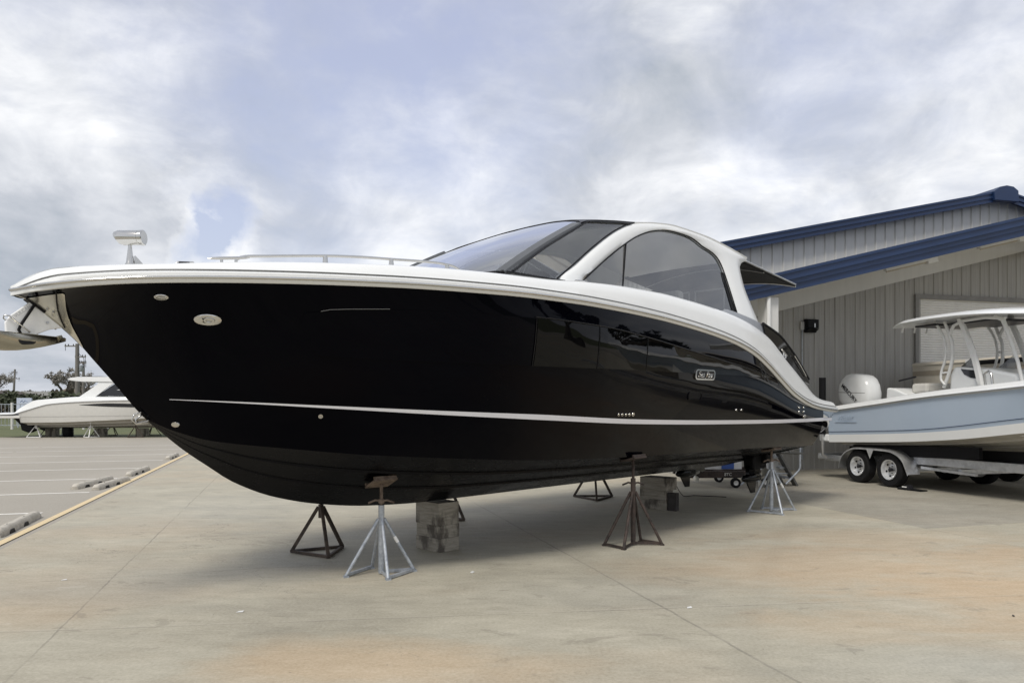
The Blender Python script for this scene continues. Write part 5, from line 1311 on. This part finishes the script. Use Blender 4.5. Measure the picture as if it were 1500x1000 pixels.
# trees
bark = simple('bark', (.10, .085, .07), .9, var=.3)
def leafmat(name, c1_, c2_):
    m, t, p = nt(name); g = t.nodes.new('ShaderNodeNewGeometry') 
    f = noise(t, coords(t), 1.6, 4, .7)
    h = mth(t, 'MULTIPLY_ADD', g.outputs['Random Per Island'], .6, mth(t, 'MULTIPLY', f, .45))
    t.links.new(ramp(t, h, [(.25, c1_), (.75, c2_)]), p.inputs['Base Color']); p.inputs['Roughness'].default_value = .8; return m
LM = {'grey': leafmat('grey_brown_twigs', (.15, .14, .12), (.33, .31, .27)), 'dark': leafmat('dark_evergreen', (.018, .026, .012), (.06, .072, .035)), 'brown': leafmat('brown_scrub', (.05, .042, .03), (.13, .11, .08)), 'olive': leafmat('olive_foliage', (.05, .058, .03), (.13, .135, .08))}
def tree(x, y, h, w, kind, label, n=1500, ls=.12, seed=0, group='trees beyond the lot', bare=True, low=.25):
    rnd = random.Random(seed); e = empty('tree', (x, y, 0), 0, label=label, cat='tree', group=group)
    mb = MB(); tips = []
    def br(p, d, L, r, k):
        q = p+d*L; m_ = (p+q)/2+Vector((rnd.uniform(-1,1), rnd.uniform(-1,1), 0))*L*.08
        mb.tube([p, m_, q], [r, r*.8, r*.6], 6 if k > 1 else 8, cap=False)
        if k >= 2: tips.append((q, L))
        if k < 5:
            for i in range(rnd.choice((2, 3, 3))):
                nd = (d+Vector((rnd.gauss(0, .62)*w/h*1.3, rnd.gauss(0, .62)*w/h*1.3, rnd.gauss(.1, .25)))).normalized()
                br(q, nd, L*rnd.uniform(.62, .82), r*.6, k+1)
    br(Vector((0,0,0)), Vector((0,0,1)), h*low, h*.03, 0)
    zmax = max(t_[0].z for t_ in tips); wmax = max(max(abs(t_[0].x), abs(t_[0].y)) for t_ in tips)
    fx, fz = (w/2)/wmax, h*.96/zmax
    mb.v = [(a*fx, b*fx, c_*fz) for a, b, c_ in mb.v]
    mb.build('trunk', bark, e, smooth=60)
    lf = MB()
    for i in range(n):
        q, L = rnd.choice(tips); s_ = ls*rnd.uniform(.6, 1.5)
        c_ = Vector((q.x*fx, q.y*fx, q.z*fz))+Vector((rnd.gauss(0, 1), rnd.gauss(0, 1), rnd.gauss(-.3, .9)))*L*.42
        a = Vector((rnd.gauss(0,1), rnd.gauss(0,1), rnd.gauss(0,1))).normalized(); b = a.orthogonal().normalized()
        lf.add([c_-a*s_, c_+b*s_*.45, c_+a*s_, c_-b*s_*.45], [(0,1,2,3)])
    lf_o = lf_build(lf, 'crown', LM[kind], e)
    return e
def lf_build(mb, name, mat, parent):
    me = bpy.data.meshes.new(name); me.from_pydata(mb.v, [], mb.f); me.materials.append(mat)
    o = bpy.data.objects.new(name, me); C.objects.link(o); o.parent = parent; return o
tree(-65.6, 108, 7.0, 6.8, 'grey', 'broad grey half-bare tree left of the thick utility pole', 7500, .09, 3, low=.13)
tree(-65.0, 112, 6.6, 4.6, 'grey', 'grey half-bare tree directly behind the thick utility pole', 1600, .10, 5, low=.2)
tree(-82.5, 118, 6.8, 5.5, 'grey', 'pale grey tree cut off by the left frame edge', 1500, .12, 8)
def bush(x, y, w, h, kind, label, seed, n=900, ls=.2, group='shrubs beyond the lot'):
    rnd = random.Random(seed); e = empty('shrub', (x, y, 0), 0, label=label, cat='shrub', group=group)
    lf = MB(); cl = [(rnd.uniform(-.5, .5)*w, rnd.uniform(-.3, .3)*w*.5, rnd.uniform(.15, .8)*h, rnd.uniform(.14, .3)*h*1.6) for _ in range(14)]
    for i in range(n):
        cx, cy, cz, cr = rnd.choice(cl); v = Vector((rnd.gauss(0,1), rnd.gauss(0,1), rnd.gauss(0,1))).normalized()*cr*rnd.uniform(.5, 1.05)
        c_ = Vector((cx, cy, max(.05, min(h, cz+v.z*.7))))+Vector((v.x*1.3, v.y, 0)); s_ = ls*rnd.uniform(.6, 1.4)
        a = Vector((rnd.gauss(0,1), rnd.gauss(0,1), rnd.gauss(0,1))).normalized(); b = a.orthogonal().normalized()
        lf.add([c_-a*s_, c_+b*s_*.6, c_+a*s_, c_-b*s_*.6], [(0,1,2,3)])
    lf_build(lf, 'foliage', LM[kind], e)
    mb = MB()
    for i in range(6): mb.tube([(rnd.uniform(-.3, .3)*w, 0, 0), (cl[i][0], cl[i][1], cl[i][2])], [.05, .02], 5)
    mb.build('stems', bark, e)
bush(-49.5, 78, 7.0, 3.0, 'dark', 'dark green shrub mass right of the grey trees', 1, 2200)
bush(-43.5, 76, 6.0, 2.9, 'dark', 'dark green shrub behind the far yacht windscreen', 2, 1800)
bush(-57, 84, 7.5, 2.5, 'brown', 'brown scrub below the broad grey tree', 3, 1800)
bush(-66, 98, 6, 3.0, 'brown', 'brown scrub between the sign board and the grey tree', 4, 1500)
bush(-72, 112, 8, 2.6, 'olive', 'olive hedge behind the small cream house', 5, 1300)
bush(-37, 74, 6, 2.8, 'olive', 'olive shrub farthest right behind the white yacht bow', 6, 1300)
bush(-83, 125, 9, 3.2, 'olive', 'olive hedge at far left beside the leaning pole', 9, 1300)
# distant woodland on the horizon: reads as one mass
def woodland(name, y0, x0, x1, h, n, ls, mat, seed, label):
    rnd = random.Random(seed); lf = MB()
    for i in range(n):
        x = rnd.uniform(x0, x1); top = h*(.62+.22*math.sin(x*.05+seed)+.2*math.sin(x*.17+1)+.1*math.sin(x*.61)); z = rnd.uniform(0, 1)**.8*top
        c_ = Vector((x, y0+rnd.uniform(-6, 6), z)); s_ = ls*rnd.uniform(.6, 1.5)
        a = Vector((rnd.gauss(0,1), rnd.gauss(0,.5), rnd.gauss(0,1))).normalized(); b = a.orthogonal().normalized()
        lf.add([c_-a*s_, c_+b*s_*.7, c_+a*s_, c_-b*s_*.7], [(0,1,2,3)])
    o = lf_build(lf, name, mat, None); return tag(o, label, 'woodland', kind='stuff')
woodland('woodland', 190, -170, 20, 5.5, 9000, 1.0, LM['brown'], 2, 'distant brown wooded strip along the horizon')
# trees standing behind the camera side of the yard (seen mirrored in the gloss hull)
for i, (x, y, h, w, k, lb) in enumerate(((34, 4, 9, 8, 'dark', 'tall dark tree beyond the right side of the yard'), (42, 14, 8, 9, 'dark', 'wide dark tree at the far right beyond the yard'), (27, -9, 8, 7, 'olive', 'olive tree right of and behind the camera position'))):
    tree(x, y, h, w, k, lb, 2600, .32, 20+i, group='trees on the right of the yard', low=.16)

# ------------------------------------------------------------------ camera, light, sky
cam = bpy.data.cameras.new('camera'); co = bpy.data.objects.new('camera', cam); C.objects.link(co)
co.location = (0, 0, 1.7); co.rotation_euler = (R(90), 0, 0)
cam.lens = 26.0; cam.sensor_width = 36; cam.shift_y = .06; cam.clip_end = 5000; cam.clip_start = .1
S.camera = co
EL, AZ = 52, 208     # azimuth measured clockwise from +Y: behind the camera, a little left
sd = bpy.data.lights.new('sun', 'SUN'); so = bpy.data.objects.new('sun', sd); C.objects.link(so)
sd.energy = 1.6; sd.angle = R(16); sd.color = (1, .95, .87)
sv = Vector((math.sin(R(AZ))*math.cos(R(EL)), math.cos(R(AZ))*math.cos(R(EL)), math.sin(R(EL))))
so.rotation_euler = (-sv).to_track_quat('-Z', 'Y').to_euler()
W = bpy.data.worlds.new('World'); S.world = W; W.use_nodes = True; t = W.node_tree; t.nodes.clear()
out = t.nodes.new('ShaderNodeOutputWorld')
sky = t.nodes.new('ShaderNodeTexSky'); sky.sky_type = 'NISHITA'; sky.sun_disc = False; sky.sun_elevation = R(EL); sky.sun_rotation = R(AZ)
sky.air_density = 1.3; sky.dust_density = 2.0
b1 = t.nodes.new('ShaderNodeBackground'); b1.inputs[1].default_value = .11
d = coords(t, 'Generated'); sp = t.nodes.new('ShaderNodeSeparateXYZ'); t.links.new(d, sp.inputs[0])
DX, DY, DZ_ = sp.outputs
# a thin pale veil over the blue
t.links.new(mix(t, .62, sky.outputs[0], (3.6, 3.65, 4.75)), b1.inputs[0])
zz = mth(t, 'ADD', mth(t, 'MAXIMUM', DZ_, 0.), .16)
px_ = mth(t, 'DIVIDE', DX, zz); py_ = mth(t, 'DIVIDE', DY, zz)
cb_ = t.nodes.new('ShaderNodeCombineXYZ'); t.links.new(px_, cb_.inputs[0]); t.links.new(py_, cb_.inputs[1])
P = mapping(t, cb_.outputs[0], (1.0, 1.0, 1), (0, 0, .35), (3.1, .7, 0))
n1 = noise(t, P, .85, 9, .56, .25); n2 = noise(t, mapping(t, P, (1,1,1), (0,0,0), (7, 3, 1)), 1.5, 8, .55, .2); n3 = noise(t, mapping(t, d, (1, 1, 2.2)), 5.5, 10, .6, .3)
wn = t.nodes.new('ShaderNodeTexNoise'); wn.inputs['Scale'].default_value = 12; wn.inputs['Detail'].default_value = 9; wn.inputs['Roughness'].default_value = .6; t.links.new(d, wn.inputs['Vector'])
ws = t.nodes.new('ShaderNodeVectorMath'); ws.operation = 'SUBTRACT'; t.links.new(wn.outputs['Color'], ws.inputs[0]); ws.inputs[1].default_value = (.5, .5, .5)
wm = t.nodes.new('ShaderNodeVectorMath'); wm.operation = 'MULTIPLY_ADD'; t.links.new(ws.outputs[0], wm.inputs[0]); wm.inputs[1].default_value = (.09, .09, .07); t.links.new(d, wm.inputs[2])
wsp = t.nodes.new('ShaderNodeSeparateXYZ'); t.links.new(wm.outputs[0], wsp.inputs[0]); WX, WY, WZ = wsp.outputs
def dirblob(ax, el, rad, amt):
    v = (math.sin(R(ax))*math.cos(R(el)), math.cos(R(ax))*math.cos(R(el)), math.sin(R(el)))
    ds = t.nodes.new('ShaderNodeVectorMath'); ds.operation = 'DISTANCE'; t.links.new(wm.outputs[0], ds.inputs[0]); ds.inputs[1].default_value = v
    q = mth(t, 'MAXIMUM', mth(t, 'SUBTRACT', 1., mth(t, 'DIVIDE', ds.outputs['Value'], R(rad))), 0.)
    q = mth(t, 'MULTIPLY', q, mth(t, 'SUBTRACT', 2., q))
    return mth(t, 'MULTIPLY', q, amt)
def azel(x, y):
    ax = math.degrees(math.atan((x-750)/1083)); el = math.degrees(math.atan((590-y)/math.hypot(1083, x-750))); return ax, el
# coverage (where cloud is) and brightness of the cloud
n4 = noise(t, d, 14, 8, .62, .4)
cov = mth(t, 'ADD', mth(t, 'ADD', mth(t, 'MULTIPLY', n1, .5), mth(t, 'MULTIPLY', n3, .45)), mth(t, 'MULTIPLY', n4, .25))
for x, y, r, a in ((480, 110, 22, -.26), (700, 20, 14, -.12), (1180, 150, 9, -.10), (1300, 40, 9, -.08), (140, 50, 10, -.05), (820, 60, 9, -.05), (1120, 160, 7, -.04), (328, 316, 2.5, -.55), (296, 352, 1.9, -.45), (420, 140, 8, -.07), (130, 260, 15, .16), (900, 240, 13, .1), (640, 290, 10, .12), (1250, 330, 15, .08), (1000, 40, 9, .05), (1400, 60, 10, .02), (60, 420, 18, .2)):
    ax, el = azel(x, y); cov = mth(t, 'ADD', cov, dirblob(ax, el, r, a))
cmask = ramp(t, cov, [(.26, (.05,)*3), (.48, (.55,)*3), (.70, (1,)*3)])
n5 = noise(t, mapping(t, d, (1, 1, 1.5), (0, 0, 0), (4, 1, 2)), 7.5, 10, .58, .5)
br_ = mth(t, 'ADD', mth(t, 'ADD', mth(t, 'MULTIPLY', n2, .4), mth(t, 'MULTIPLY', n3, .3)), mth(t, 'MULTIPLY', n5, .55))
for x, y, r, a in ((600, 20, 26, -.07), (20, 150, 6, .10), (120, 230, 10, .12), (620, 250, 7, .05), (200, 110, 5, .07), (1150, 250, 7, .06), (305, 300, 3.5, .16), (325, 362, 3.5, .22), (20, 340, 14, -.16), (640, 230, 11, .10), (1400, 190, 9, .03), (640, 330, 9, .06), (230, 120, 6, .05), (1450, 300, 6, .02), (760, 290, 10, -.05), (640, 350, 10, .07), (1000, 290, 10, .04), (200, 60, 8, -.05), (1010, 20, 4, .1)):
    ax, el = azel(x, y); br_ = mth(t, 'ADD', br_, dirblob(ax, el, r, a))
ccol = ramp(t, br_, [(.44, (.30, .33, .375)), (.58, (.41, .43, .47)), (.69, (.54, .555, .585)), (.82, (.71, .715, .725))])
b2 = t.nodes.new('ShaderNodeBackground'); b2.inputs[1].default_value = 1.0; t.links.new(ccol, b2.inputs[0])
mx = t.nodes.new('ShaderNodeMixShader'); t.links.new(cmask, mx.inputs[0]); t.links.new(b1.outputs[0], mx.inputs[1]); t.links.new(b2.outputs[0], mx.inputs[2]); t.links.new(mx.outputs[0], out.inputs[0])
S.view_settings.view_transform = 'Standard'; S.view_settings.look = 'None'; S.view_settings.exposure = 0.6; S.view_settings.gamma = 1
S.cycles.max_bounces = 8; S.cycles.transparent_max_bounces = 12
